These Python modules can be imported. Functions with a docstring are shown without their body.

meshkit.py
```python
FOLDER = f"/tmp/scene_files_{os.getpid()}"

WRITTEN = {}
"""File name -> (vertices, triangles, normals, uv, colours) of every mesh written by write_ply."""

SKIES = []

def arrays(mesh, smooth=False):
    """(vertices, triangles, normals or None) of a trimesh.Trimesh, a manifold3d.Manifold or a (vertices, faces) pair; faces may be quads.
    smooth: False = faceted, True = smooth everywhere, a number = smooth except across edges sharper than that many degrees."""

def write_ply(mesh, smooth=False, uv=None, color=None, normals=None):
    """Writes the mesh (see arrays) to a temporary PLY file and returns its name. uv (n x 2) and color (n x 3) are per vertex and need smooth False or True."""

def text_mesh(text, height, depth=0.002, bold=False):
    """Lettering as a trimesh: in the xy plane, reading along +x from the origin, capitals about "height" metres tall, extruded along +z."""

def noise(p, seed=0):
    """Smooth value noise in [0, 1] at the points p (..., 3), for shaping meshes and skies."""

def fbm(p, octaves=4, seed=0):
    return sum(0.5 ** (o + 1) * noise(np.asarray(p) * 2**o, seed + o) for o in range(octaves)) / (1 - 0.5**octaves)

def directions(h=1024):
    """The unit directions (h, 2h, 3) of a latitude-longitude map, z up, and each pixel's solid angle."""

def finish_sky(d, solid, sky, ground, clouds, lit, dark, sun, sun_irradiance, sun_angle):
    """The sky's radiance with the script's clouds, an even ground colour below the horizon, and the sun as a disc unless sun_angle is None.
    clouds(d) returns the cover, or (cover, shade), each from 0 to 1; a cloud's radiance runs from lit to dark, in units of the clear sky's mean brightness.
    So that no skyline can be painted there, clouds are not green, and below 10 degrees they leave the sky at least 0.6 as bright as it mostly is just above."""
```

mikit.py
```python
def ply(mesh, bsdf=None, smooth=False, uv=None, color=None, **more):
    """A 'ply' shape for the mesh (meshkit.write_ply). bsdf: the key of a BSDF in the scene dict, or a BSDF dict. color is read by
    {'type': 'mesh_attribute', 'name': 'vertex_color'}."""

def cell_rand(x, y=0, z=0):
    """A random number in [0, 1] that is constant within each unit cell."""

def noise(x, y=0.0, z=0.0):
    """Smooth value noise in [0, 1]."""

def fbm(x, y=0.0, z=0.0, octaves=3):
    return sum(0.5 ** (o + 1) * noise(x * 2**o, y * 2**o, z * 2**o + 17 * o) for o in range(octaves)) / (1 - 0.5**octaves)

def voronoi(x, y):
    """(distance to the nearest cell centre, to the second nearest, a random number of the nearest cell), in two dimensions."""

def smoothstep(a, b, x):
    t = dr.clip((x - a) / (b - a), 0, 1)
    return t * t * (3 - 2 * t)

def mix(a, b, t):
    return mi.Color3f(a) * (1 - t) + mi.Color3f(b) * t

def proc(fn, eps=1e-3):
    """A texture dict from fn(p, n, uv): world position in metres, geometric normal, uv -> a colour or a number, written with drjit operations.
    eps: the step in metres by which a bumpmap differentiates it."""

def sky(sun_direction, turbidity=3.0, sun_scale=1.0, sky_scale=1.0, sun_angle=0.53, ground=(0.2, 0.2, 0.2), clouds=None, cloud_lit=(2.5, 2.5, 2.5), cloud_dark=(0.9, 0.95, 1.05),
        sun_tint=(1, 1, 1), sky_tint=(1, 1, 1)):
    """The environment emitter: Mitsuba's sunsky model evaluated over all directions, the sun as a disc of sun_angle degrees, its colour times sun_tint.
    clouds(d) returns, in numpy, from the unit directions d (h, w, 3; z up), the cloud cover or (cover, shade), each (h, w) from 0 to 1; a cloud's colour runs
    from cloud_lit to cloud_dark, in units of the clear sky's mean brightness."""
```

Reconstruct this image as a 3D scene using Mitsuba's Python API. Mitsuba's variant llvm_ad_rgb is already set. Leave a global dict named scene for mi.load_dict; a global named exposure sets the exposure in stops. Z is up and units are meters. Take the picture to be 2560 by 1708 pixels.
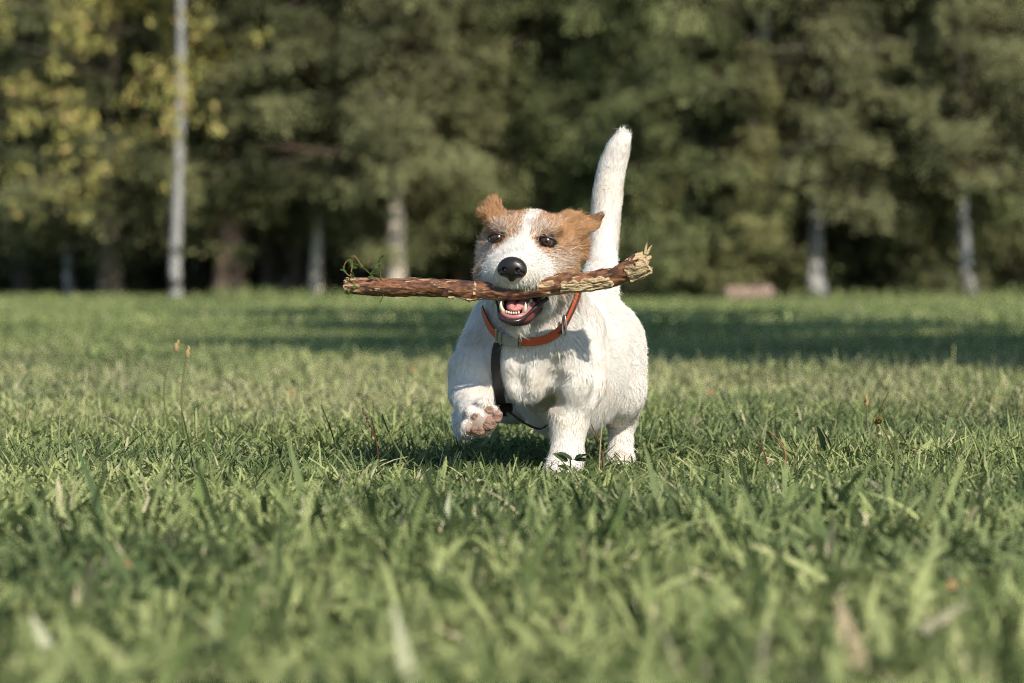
import math, numpy as np, trimesh, mitsuba as mi, drjit as dr, mikit, meshkit
from scipy.ndimage import map_coordinates
T = mi.ScalarTransform4f
scene, labels = {}, {}
# ------------------------------------------------------------------ camera, light, exposure
CAM = np.array([0.0, -6.6, 0.335]); FPX = 9600.0; TILT = math.atan(164 / FPX)        # metres; focal length in the photograph's 2560-px frame, tilt down
scene['camera'] = dict(type='thinlens', fov=2 * math.degrees(math.atan(1280 / FPX)), fov_axis='x', aperture_radius=0.0118, focus_distance=6.47,
                       near_clip=0.05, far_clip=2000.0,
                       to_world=T().look_at(origin=CAM.tolist(), target=[0, float(CAM[1]) + math.cos(TILT), float(CAM[2]) - math.sin(TILT)], up=[0, 0, 1]))
SUN = (0.55, -0.95, 0.82)
scene['sky_light'] = mikit.sky(SUN, turbidity=3.0, sun_scale=1.0, sun_tint=(.90, 1.0, 1.17), ground=(0.1, 0.12, 0.07))
exposure = 2.05

def W(px, py, Y):
    """The world point that a photograph pixel shows at the distance Y."""
    a, u = (px - 1280) / FPX, (854 - py) / FPX
    d = np.array([a, math.cos(TILT) + u * math.sin(TILT), u * math.cos(TILT) - math.sin(TILT)])
    return CAM + d * ((Y - CAM[1]) / d[1])
def G(px, Y): return np.array([W(px, 854, Y)[0], Y, 0.0])
rng = np.random.default_rng(7)
unit = lambda a: a / np.maximum(np.linalg.norm(a, axis=-1, keepdims=True), 1e-12)
def sstep(a, b, x):
    t = np.clip((x - a) / (b - a), 0, 1); return t * t * (3 - 2 * t)
def key_for(k):
    if k not in scene and k not in labels: return k
    n = 1
    while f'{k}_{n:03d}' in scene or f'{k}_{n:03d}' in labels: n += 1
    return f'{k}_{n:03d}'
def put(name, mesh, bsdf, parent=None, smooth=True, color=None, normals=None, uv=None, **lab):
    k = key_for((parent + '__' if parent else '') + name)
    if normals is not None:
        path = meshkit.write_ply(mesh, False, uv, color, normals)
        scene[k] = dict(type='ply', filename=path, face_normals=False, bsdf=dict(type='ref', id=bsdf))
    else:
        scene[k] = mikit.ply(mesh, bsdf, smooth=smooth, color=color, uv=uv)
    if lab: labels[k] = lab
    return k
def thing(name, label, category, group=None):
    k = key_for(name); labels[k] = dict(label=label, category=category)
    if group: labels[k]['group'] = group
    return k
def tube(pts, radii, sides=10, cap=True, twist=0.0):
    p = np.asarray(pts, float); r = np.broadcast_to(np.asarray(radii, float), (len(p),))
    t = unit(np.gradient(p, axis=0))
    a = np.zeros_like(p); ref = np.array([0, 0, 1.0]) if abs(t[0][2]) < .9 else np.array([1.0, 0, 0])
    for i in range(len(p)):
        ref = ref - t[i] * (ref @ t[i]); ref /= np.linalg.norm(ref); a[i] = ref
    b = np.cross(t, a); ang = np.arange(sides) * 2 * np.pi / sides
    v = p[:, None] + r[:, None, None] * (np.cos(ang)[None, :, None] * a[:, None] + np.sin(ang)[None, :, None] * b[:, None])
    n = len(p); i, j = np.meshgrid(np.arange(n - 1), np.arange(sides), indexing='ij'); j2 = (j + 1) % sides
    f = np.concatenate([np.stack([i * sides + j, i * sides + j2, (i + 1) * sides + j2], -1).reshape(-1, 3),
                        np.stack([i * sides + j, (i + 1) * sides + j2, (i + 1) * sides + j], -1).reshape(-1, 3)])
    v = v.reshape(-1, 3)
    if cap:
        k = len(v); v = np.vstack([v, p[:1], p[-1:]]); s = np.arange(sides); s2 = (s + 1) % sides
        f = np.vstack([f, np.stack([np.full(sides, k), s2, s], 1), np.stack([np.full(sides, k + 1), (n - 1) * sides + s, (n - 1) * sides + s2], 1)])
    return v, f
def join(parts):
    vs, fs, o = [], [], 0
    for v, f in parts:
        vs.append(v); fs.append(np.asarray(f) + o); o += len(v)
    return np.vstack(vs), np.vstack(fs)
def spline(pts, n):
    from scipy.interpolate import CubicSpline
    p = np.asarray(pts, float); s = np.r_[0, np.cumsum(np.linalg.norm(np.diff(p[:, :3], axis=0), axis=1))]
    return CubicSpline(s, p)(np.linspace(0, s[-1], n))
def ellip(c, r, R=None, sub=3):
    m = trimesh.creation.icosphere(sub); v = m.vertices * np.asarray(r)
    if R is not None: v = v @ np.asarray(R).T
    return v + np.asarray(c), m.faces

# ------------------------------------------------------------------ signed distance fields on a grid
class Field:
    def __init__(s, lo, hi, h):
        s.lo, s.h = np.array(lo, float), h; s.n = np.ceil((np.array(hi) - lo) / h).astype(int) + 1
        s.F = np.full(s.n, 0.2, np.float32)
    def sub(s, lo, hi):
        a = np.clip(np.floor((lo - s.lo) / s.h).astype(int), 0, s.n - 1); b = np.clip(np.ceil((hi - s.lo) / s.h).astype(int) + 1, 1, s.n)
        sl = tuple(slice(x, y) for x, y in zip(a, b))
        g = np.meshgrid(*[(s.lo[k] + s.h * np.arange(a[k], b[k])).astype(np.float32) for k in range(3)], indexing='ij')
        return sl, np.stack(g, -1)
    def blend(s, sl, d, k, carve=False):
        F = s.F[sl]
        if carve:
            h = np.clip(.5 - .5 * (F + d) / k, 0, 1); s.F[sl] = F * (1 - h) - d * h + k * h * (1 - h)
        else:
            h = np.clip(.5 + .5 * (d - F) / k, 0, 1); s.F[sl] = d * (1 - h) + F * h - k * h * (1 - h)
    def cone(s, a, b, ra, rb, k=.02, flat=None, carve=False):
        """A rounded cone; flat = (axis, factor) squeezes it along an axis."""
        a, b = np.asarray(a, float), np.asarray(b, float); m = max(ra, rb) + k + .03
        sl, P = s.sub(np.minimum(a, b) - m, np.maximum(a, b) + m)
        P = P - a.astype(np.float32); ba = (b - a)
        if flat is not None:
            ax = unit(np.asarray(flat[0], float)); f = flat[1]
            P = P + ((P @ ax) * (1 / f - 1))[..., None] * ax; ba = ba + ax * (ba @ ax) * (1 / f - 1)
        t = np.clip((P @ ba) / (ba @ ba), 0, 1)
        d = np.linalg.norm(P - t[..., None] * ba, axis=-1) - (ra + t * (rb - ra))
        if flat is not None: d = d * flat[1] ** .5
        s.blend(sl, d.astype(np.float32), k, carve)
    def ell(s, c, r, R=None, k=.02, carve=False):
        c, r = np.asarray(c, float), np.asarray(r, float); m = r.max() + k + .03
        sl, P = s.sub(c - m, c + m); P = P - c.astype(np.float32)
        if R is not None: P = P @ np.asarray(R)
        q = np.linalg.norm(P / r, axis=-1); g = np.linalg.norm(P / r ** 2, axis=-1)
        s.blend(sl, (q * (q - 1) / np.maximum(g, 1e-6)).astype(np.float32), k, carve)
    def at(s, p): return map_coordinates(s.F, ((np.asarray(p) - s.lo) / s.h).T, order=1, mode='nearest')
    def grad(s, p):
        e = np.eye(3) * s.h
        return unit(np.stack([s.at(p + e[k]) - s.at(p - e[k]) for k in range(3)], -1))
    def nets(s):
        F = s.F; ins = F < 0; n = s.n - 1
        c = [F[i:n[0] + i, j:n[1] + j, k:n[2] + k] for i in (0, 1) for j in (0, 1) for k in (0, 1)]
        cnt = sum((x < 0).astype(np.int8) for x in c); act = (cnt > 0) & (cnt < 8)
        idx = np.full(act.shape, -1, np.int64); cells = np.argwhere(act); idx[act] = np.arange(len(cells))
        V = np.stack([x[act] for x in c], 1).astype(float); corner = np.array([[i, j, k] for i in (0, 1) for j in (0, 1) for k in (0, 1)], float)
        acc, num = np.zeros((len(cells), 3)), np.zeros(len(cells))
        for a in range(8):
            for b in range(a + 1, 8):
                if np.abs(corner[a] - corner[b]).sum() == 1:
                    m = (V[:, a] < 0) != (V[:, b] < 0); t = V[m, a] / (V[m, a] - V[m, b])
                    acc[m] += corner[a] + t[:, None] * (corner[b] - corner[a]); num[m] += 1
        v = s.lo + s.h * (cells + acc / num[:, None]); faces = []
        for ax in range(3):
            u, w = (ax + 1) % 3, (ax + 2) % 3
            A = np.take(ins, range(0, n[ax]), ax); B = np.take(ins, range(1, n[ax] + 1), ax)
            e = np.argwhere(A != B); e = e[(e[:, u] > 0) & (e[:, w] > 0) & (e[:, u] < n[u]) & (e[:, w] < n[w])]
            q = []
            for du, dw in ((-1, -1), (0, -1), (0, 0), (-1, 0)):
                x = e.copy(); x[:, u] += du; x[:, w] += dw; q.append(idx[x[:, 0], x[:, 1], x[:, 2]])
            q = np.stack(q, 1); fl = ~A[e[:, 0], e[:, 1], e[:, 2]]
            q[fl] = q[fl][:, ::-1]; faces.append(q)
        q = np.vstack(faces); q = q[(q >= 0).all(1)]
        return v, np.vstack([q[:, [0, 1, 2]], q[:, [0, 2, 3]]])
FUR_N = 340000
# ------------------------------------------------------------------ the dog
yaw, pitch, roll = math.radians(11), math.radians(4), math.radians(3.6)
f0 = np.array([-math.sin(yaw), -math.cos(yaw), 0.0]); HF = f0 * math.cos(pitch) + np.array([0, 0, -math.sin(pitch)])
r0 = np.array([math.cos(yaw), -math.sin(yaw), 0.0]); u0 = np.cross(r0, -HF)
HR_ = r0 * math.cos(roll) - u0 * math.sin(roll); HU = np.cross(HR_, -HF)
HO = W(1305, 600, -.13)
HM = np.stack([HR_, HF, HU], 1)                                      # head axes: right in the picture, forward, up
HMR = HM * [-1, 1, 1]                                               # the same axes, right-handed
H = lambda x, f, z: HO + HM @ np.array([x, f, z], float)
HL = lambda p: (np.asarray(p) - HO) @ HM
def build_body():
    B = Field([-.15, -.27, -.036], [.28, .50, .64], .003)
    ya = math.radians(-13); R = np.array([[math.cos(ya), -math.sin(ya), 0], [math.sin(ya), math.cos(ya), 0], [0, 0, 1]])
    B.ell((.100, .222, .168), (.101, .142, .126), R, .022)              # ribcage
    B.ell((.142, .350, .190), (.092, .115, .112), R, .022)            # rump
    B.ell((.038, .030, .208), (.086, .078, .086), R, .035)            # breast
    B.cone((.010, -.020, .190), (.020, -.012, .150), .026, .024, .04)
    B.cone((.080, -.025, .215), (.104, -.005, .165), .034, .034, .025)
    # neck
    B.cone(H(.008, -.075, -.045), (.05, .10, .235), .066, .098, .05)
    # planted front leg (right in the picture)
    B.cone((.108, .055, .240), (.114, .015, .155), .054, .048, .022)
    B.cone((.114, .015, .155), (.099, .020, .098), .043, .033, .018)
    B.cone((.099, .020, .098), (.094, -.004, .025), .0325, .0240, .014)
    B.cone((.094, -.004, .022), (.082, -.028, .000), .0260, .025, .018)
    for i, dx in enumerate((-.024, -.009, .008, .022)):
        B.cone((.084 + dx * .6, -.023, -.002), (.080 + dx, -.048 + abs(dx + .001) * .4, -.009), .0125, .0105, .006)
    # lifted front leg (left in the picture)
    B.cone((-.018, .07, .248), (-.062, .020, .172), .056, .044, .016)
    B.cone((-.062, .020, .170), (-.070, .002, .136), .044, .036, .014)
    B.cone((-.070, .002, .136), (-.060, -.085, .098), .035, .026, .012)
    B.cone((-.060, -.085, .098), (-.053, -.112, .092), .026, .027, .012)
    for dx, dz in ((-.020, -.010), (-.014, .012), (.004, .024), (.017, .012)):
        B.cone((-.053 + dx * .6, -.112, .092 + dz * .6), (-.053 + dx * 1.15, -.124, .092 + dz * 1.15), .0135, .0115, .006)
    # hind legs
    B.cone((.160, .375, .20), (.194, .335, .125), .072, .040, .045)
    B.cone((.194, .335, .125), (.199, .390, .076), .038, .028, .025)
    B.cone((.199, .390, .076), (.197, .368, .010), .023, .0195, .012)
    B.cone((.197, .362, .002), (.192, .325, -.005), .023, .019, .012)
    B.cone((.09, .38, .18), (.0, .31, .12), .070, .045, .04)
    B.cone((.0, .31, .12), (-.066, .37, .105), .042, .026, .025)
    B.cone((-.066, .37, .105), (-.082, .34, .078), .022, .020, .015)
    B.cone((-.082, .34, .078), (-.086, .32, .062), .022, .019, .012)
    # tail
    tail = spline([W(1502, 735, .36), W(1503, 670, .405), W(1511, 592, .425), W(1517, 505, .43), W(1528, 430, .425), W(1546, 370, .415), W(1556, 346, .41)], 14)
    tr = np.interp(np.linspace(0, 1, 14), [0, .25, .6, .85, 1], [.028, .020, .0215, .0185, .0145])
    for i in range(13): B.cone(tail[i], tail[i + 1], tr[i], tr[i + 1], .02)
    # head
    B.ell(H(.002, -.060, -.008), (.071, .074, .054), HM, .03)
    for s in (-1, 1):
        B.cone(H(s * .046, -.050, -.028), H(s * .050, -.045, -.058), .035, .033, .03)
        B.ell(H(s * .036, -.014, .021), (.026, .018, .011), HM, .016)       # brows
        B.ell(H(s * .030, .004, -.034), (.022, .022, .020), HM, .02)       # under the eyes
    B.cone(H(0, -.02, -.030), H(0, .052, -.048), .036, .026, .025)
    for s in (-1, 1):
        B.cone(H(s * .020, .048, -.051), H(s * .036, .012, -.057), .0235, .026, .015)   # lip lobes
    for s in (-1, 1): B.ell(H(s * .0420, .007, .0005), (.0138, .011, .0088), HM, .006, carve=True)   # eye sockets
    # lower jaw, with the mouth hollowed out
    B.cone(H(.006, -.055, -.078), H(.002, .022, -.120), .050, .0265, .025)
    B.cone(H(.002, .018, -.122), H(.001, .040, -.120), .024, .019, .012)
    B.cone(H(.002, .075, -.104), H(.004, -.03, -.088), .0235, .030, .006, carve=True)
    B.ell(H(.030, .028, -.090), (.022, .03, .011), HM, .006, carve=True)
    B.ell(H(-.024, .028, -.090), (.018, .03, .011), HM, .006, carve=True)
    # ears
    B.cone(H(-.060, -.065, .030), H(-.067, -.074, .046), .020, .014, .012, flat=(unit(np.array([-.25, -1, .2])), .36))
    B.cone(H(-.067, -.074, .046), H(-.064, -.077, .054), .013, .007, .006, flat=(unit(np.array([-.25, -1, .2])), .36))
    B.cone(H(-.070, -.066, .036), H(-.088, -.062, .036), .014, .006, .008, flat=(unit(np.array([.3, -.6, .7])), .45))
    B.cone(H(.072, -.055, .024), H(.106, -.075, .030), .026, .013, .014, flat=(unit(np.array([.25, -1, .35])), .38))
    B.cone(H(.106, -.075, .031), H(.121, -.080, .046), .011, .005, .006, flat=(unit(np.array([.6, -.8, .1])), .5))
    B.cone(H(.090, -.070, -.002), H(.088, -.068, -.024), .010, .008, .010)
    # folds: chest against the planted leg, shoulder blade against the ribs, armpit of the raised leg
    for line, r in ((((1398, 895), (1392, 945), (1384, 990), (1368, 1025)), .0065), (((1472, 800), (1489, 860), (1497, 920), (1490, 990)), .0065), (((1300, 905), (1296, 950), (1305, 985)), .0045)):
        q = []
        for px, py in line:
            a = W(px, py, -.2); d = unit(a - CAM); t = np.arange(0, .6, .001); q.append(a + d * (t[np.argmax(B.at(a + t[:, None] * d) < 0)] - .001))
        for a, b in zip(q[:-1], q[1:]): B.cone(a, b, r, r, .022, carve=True)
    return B
B = build_body()
bv, bf = B.nets()
bv, bf = np.asarray(bv), np.asarray(bf)
bn = B.grad(bv)

def coat(p, n, q=0.0):
    """(tan amount, mouth amount, dark amount) of the coat at points p on the dog; q jitters the boundaries."""
    l = HL(p); x, f, z = l.T
    x = x + .006 * (meshkit.noise(p * 90, 3) - .5) + q * .006; z = z + q * .008
    w = .0095 + .026 * sstep(-.010, -.034, z) + .05 * sstep(.010, .042, f)            # half-width of the white blaze
    blaze = sstep(w - .004, w + .006, np.abs(x - .002 - .18 * np.clip(z, 0, 1)))
    low = sstep(-.085, -.050, z + .25 * (np.abs(x) - .04))                  # white below the cheeks
    head = sstep(-.128, -.10, f) * (z > -.11) * (f < .06) * (np.abs(x) < .14)
    tan = blaze * low * head * sstep(.052, .030, f)
    face = sstep(.026, .010, np.hypot(np.abs(x) - .032, (z - .019) * 1.3)) * .40  # grizzled brows
    pale = sstep(.030, .010, np.hypot(np.abs(x) - .056, (z + .034))) * .50 * (x > 0) + sstep(.036, .012, np.hypot(np.abs(x) - .058, (z + .034))) * .55 * (x < 0)
    tan = tan * (1 - np.clip(face + pale, 0, .85))
    ear = (head > 0) & (np.abs(x) > .078) & (z > .0)
    tan = np.where(ear, np.maximum(tan, 1.0), tan)
    mp = np.linalg.norm((l - [.003, .03, -.103]) / [.040, .07, .034], axis=1)
    mouth = sstep(1.06, .96, mp) * (f > -.06) * (z < -.083)
    rim = sstep(1.24, 1.14, mp) * (f > -.03) * (z < -.088)
    eye = np.minimum(np.linalg.norm((l - [.0420, .01, 0]) / [.0172, .03, .0110], axis=1), np.linalg.norm((l - [-.0420, .01, 0]) / [.0172, .03, .0110], axis=1))
    dark = sstep(1.25, .85, eye)
    return tan, mouth, rim, dark, ear
PADS = [(W(px, py, yy + .003), rx * .00086, rz * .00082) for px, py, rx, rz, yy in ((1195, 1072, 15, 13, -.134), (1221, 1058, 15, 15, -.136), (1243, 1043, 10, 13, -.135), (1173, 1069, 7.5, 11, -.130), (1190, 1043, 10, 8.5, -.135), (1224, 1027, 10, 8.5, -.134))]
WHITE, TAN, TAN2 = np.array([.86, .83, .795]), np.array([.41, .232, .120]), np.array([.25, .13, .062])
def skin_colour():
    tan, mouth, rim, dark, ear = coat(bv, bn)
    c = np.array([.80, .66, .59]) * (1 - tan[:, None]) + TAN * .8 * tan[:, None]
    c = c * (1 - dark[:, None]) + np.array([.025, .018, .015]) * dark[:, None]
    c = c * (1 - rim[:, None]) + np.array([.035, .022, .024]) * rim[:, None]
    c = c * (1 - mouth[:, None]) + np.array([.20, .055, .055]) * mouth[:, None]
    pw = np.min([np.linalg.norm((bv - q) / [a * 1.4, .03, b * 1.4], axis=1) for q, a, b in PADS], axis=0); pw = sstep(1.05, .85, pw)[:, None]
    return c * (1 - pw) + np.array([.42, .33, .29]) * pw
scene['coat_bsdf'] = dict(type='twosided', bsdf=dict(type='principled', base_color=dict(type='mesh_attribute', name='vertex_color'), roughness=.75, specular=.25, sheen=.2))
DOG = thing('dog', 'small white dog with tan face running across the lawn with a stick in its mouth', 'dog')
put('body', (bv, bf), 'coat_bsdf', DOG, color=skin_colour(), normals=bn)

# ---- fur: tapered ribbons that lie along the coat
def flow(p, n):
    l = HL(p)
    tailish = sstep(.33, .40, p[:, 2]) * (p[:, 1] > .25)
    d = np.tile(np.array([.12, .75, -.65]), (len(p), 1))                     # trunk: back and down
    leg = sstep(.17, .10, p[:, 2])[:, None]; d = d * (1 - leg) + np.array([0, .15, -1.0]) * leg
    chest = (sstep(.10, .0, p[:, 1]) * (p[:, 2] > .1))[:, None]; d = d * (1 - chest) + np.array([-.05, -.15, -1.0]) * chest
    low = np.exp(-np.sum((p - [-.060, -.05, .11]) ** 2, 1) / .05 ** 2)[:, None]; d = d * (1 - low) + np.array([.15, -.6, -.7]) * low
    d = d * (1 - tailish[:, None]) + np.array([.12, .0, 1.0]) * tailish[:, None]
    hd = sstep(-.15, -.10, l[:, 1]) * sstep(-.21, -.17, l[:, 2]) * (np.abs(l[:, 0]) < .16) * (p[:, 2] > .22)
    rad = unit(l - np.array([0, .075, -.030])) * [1.0, 1.0, 1.0]; rad[:, 1] -= .25
    down = sstep(-.035, -.075, l[:, 2])[:, None]; rad = unit(rad) * (1 - .55 * down) + np.array([0, -.1, -1.0]) * .55 * down
    top = (sstep(.0, .03, l[:, 2]) * sstep(.06, .02, np.abs(l[:, 0])))[:, None]; rad = rad + top * np.array([0, -.3, .2])
    d = d * (1 - hd[:, None]) + (unit(rad) @ HM.T) * hd[:, None]
    return d, hd, tailish
def make_fur(N):
    tri = bv[bf]; fn = np.cross(tri[:, 1] - tri[:, 0], tri[:, 2] - tri[:, 0]); area = np.linalg.norm(fn, axis=1); fn = unit(fn)
    cen = tri.mean(1); view = unit(CAM - cen); vis = (fn * view).sum(1)
    cl = HL(cen); onhead = (cl[:, 1] > -.12) & (cl[:, 2] > -.17) & (cen[:, 2] > .2)
    w = area * np.where(vis > -.35, 1.0, .25) * np.where(onhead, 1.9, 1.0)
    f = rng.choice(len(bf), N, p=w / w.sum()); a, b = rng.random(N), rng.random(N); m = a + b > 1; a[m], b[m] = 1 - a[m], 1 - b[m]
    t = tri[f]; p = t[:, 0] + a[:, None] * (t[:, 1] - t[:, 0]) + b[:, None] * (t[:, 2] - t[:, 0]); n = B.grad(p)
    tan, mouth, rim, dark, ear = coat(p, n, rng.normal(size=N))
    l = HL(p); nosed = np.linalg.norm((l - [0, .083, -.046]) / [.027, .03, .023], axis=1)
    pad = np.min([np.linalg.norm((p - c) / [a * 1.3, .02, b * 1.3], axis=1) for c, a, b in PADS], axis=0)
    eye = np.minimum(np.linalg.norm((l - [.0420, .01, 0]) / [.0132, .03, .0082], axis=1), np.linalg.norm((l - [-.0420, .01, 0]) / [.0132, .03, .0082], axis=1))
    keep = (mouth < .3) & (rim < .85) & (nosed > 1.0) & (pad > 1.0) & (p[:, 2] > -.017) & (eye > 1.0)
    p, n, tan, dark, ear, l, eye = p[keep], n[keep], tan[keep], dark[keep], ear[keep], l[keep], eye[keep]; N = len(p)
    d, hd, tl = flow(p, n)
    d = d + .55 * (np.stack([meshkit.noise(p * 45, s) for s in (11, 12, 13)], 1) - .5) * 2 + .35 * (np.stack([meshkit.noise(p * 130, s) for s in (14, 15, 16)], 1) - .5) * 2 + rng.normal(size=(N, 3)) * .16
    d = unit(d - n * (d * n).sum(1)[:, None])
    lift = (.10 + .16 * rng.random(N) + .30 * (meshkit.noise(p * 110, 21) - .4).clip(0) + hd * .10 + .25 * (rng.random(N) < .05)) * (1 - .6 * tl) + .16 * tl * (rng.random(N) < .08)
    d = unit(d + n * lift[:, None])
    L = .0135 - .0015 * tl + .008 * tl * (rng.random(N) < .10)
    beard = sstep(-.045, -.085, l[:, 2]) * hd
    L = L * (1 - hd) + hd * (.0100 + .012 * beard + .004 * sstep(.055, .085, np.abs(l[:, 0])))
    over = sstep(.02, .05, l[:, 1]) * sstep(-.050, -.068, l[:, 2]) * hd; L = L * (1 - over) + (.0095 * over); d = unit(d * (1 - .8 * over[:, None]) + (np.array([0, .12, -1.0]) @ HM.T) * .8 * over[:, None])
    L = np.where(ear, .0042, L); paw = np.linalg.norm((p - [-.053, -.125, .093]) / [.034, .030, .034], axis=1); L = np.where(paw < 1, .0045, L)
    L = L * np.where(np.linalg.norm((l - [0, .083, -.046]) / [.045, .045, .04], axis=1) < 1, .55, 1) * np.where(eye < 1.6, .6, 1)
    L = L * (.6 + .7 * rng.random(N)) * np.where(rng.random(N) < .02 + .07 * hd, 1.7, 1)
    wd = np.where(hd > .5, .00042, .00055) * (.7 + .6 * rng.random(N))
    c = WHITE * (np.where(hd > .5, .64, .84) + np.where(hd > .5, .42, .20) * rng.random(N) ** .8)[:, None] * np.where(rng.random(N) < .12, .9, 1)[:, None]
    c = c * (1 - .10 * (meshkit.noise(p * 25, 4) > .62)[:, None] * np.array([0, .25, .6]))
    tn = TAN * (.75 + .6 * rng.random(N))[:, None]; tn = np.where((rng.random(N) < .35)[:, None], TAN2 * (.8 + .6 * rng.random(N))[:, None], tn)
    mixv = np.clip(tan * 1.12 - .06 + rng.normal(size=N) * .30 * (tan > .02) * (tan < .995), 0, 1)
    c = c * (1 - mixv[:, None]) + tn * mixv[:, None]
    edge = ear & (l[:, 2] > .035) & (l[:, 0] > .1); c = np.where(edge[:, None], c * .45, c)
    dk = rng.random(N) < dark * .95; c = np.where(dk[:, None], np.array([.04, .026, .02]), c)
    bend = unit(d - .35 * n + rng.normal(size=(N, 3)) * .12)
    side = unit(np.cross(d, n)); mid = p + d * (L * .5)[:, None]; tip = mid + bend * (L * .5)[:, None]; root = p - n * .0008
    v = np.stack([root - side * wd[:, None], root + side * wd[:, None], mid - side * wd[:, None] * .8, mid + side * wd[:, None] * .8, tip], 1).reshape(-1, 3)
    nn = unit(n * .8 + np.cross(side, d) * .3 + rng.normal(size=(N, 3)) * (.13 + .16 * hd)[:, None]); nn = np.repeat(nn, 5, 0)
    o = np.arange(N)[:, None] * 5
    fc = np.concatenate([o + [0, 1, 3], o + [0, 3, 2], o + [2, 3, 4]])
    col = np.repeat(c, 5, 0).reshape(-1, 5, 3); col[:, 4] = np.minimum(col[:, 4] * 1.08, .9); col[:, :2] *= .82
    return v, fc, nn, col.reshape(-1, 3)
fv, ff, fnn, fcol = make_fur(FUR_N)
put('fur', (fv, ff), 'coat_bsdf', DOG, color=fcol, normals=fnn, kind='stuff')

# ---- eyes
for s in (-1, 1):
    c = H(s * .0420, -.0018, .0003); R = .0106
    v, f = ellip((0, 0, 0), (1, 1, 1), sub=4)
    gaze = unit(np.array([-.05, -1.0, .0])); a = np.degrees(np.arccos(np.clip(v @ gaze, -1, 1)))
    col = np.where((a < 17)[:, None], [.004, .004, .004], np.where((a < 42)[:, None], np.array([.060, .025, .010]) * (1 + .5 * np.sin(np.arctan2(v[:, 2], v[:, 0]) * 23))[:, None] ** 1, np.where((a < 50)[:, None], [.02, .012, .01], [.16, .12, .10])))
    scene.setdefault('eye_bsdf', dict(type='principled', base_color=dict(type='mesh_attribute', name='vertex_color'), roughness=.15, specular=.9))
    e = put('eye', (v * R + c, f), 'eye_bsdf', DOG, color=col)
    ring = [H(s * .0420 + .0128 * math.cos(t) * (1 + (.22 if math.cos(t) * s > 0 else 0)), .0052 + .001 * math.sin(t) - .004 * abs(math.cos(t)), .0003 + (.0076 if math.sin(t) > 0 else .0070) * math.sin(t) - .0003 * math.cos(t) * s) for t in np.linspace(0, 2 * np.pi, 33)]
    scene.setdefault('lid_bsdf', dict(type='principled', base_color=dict(type='rgb', value=[.018, .013, .012]), roughness=.4))
    put('eyelid', tube(ring, (.0021), 8, False), 'lid_bsdf', e)
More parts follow.
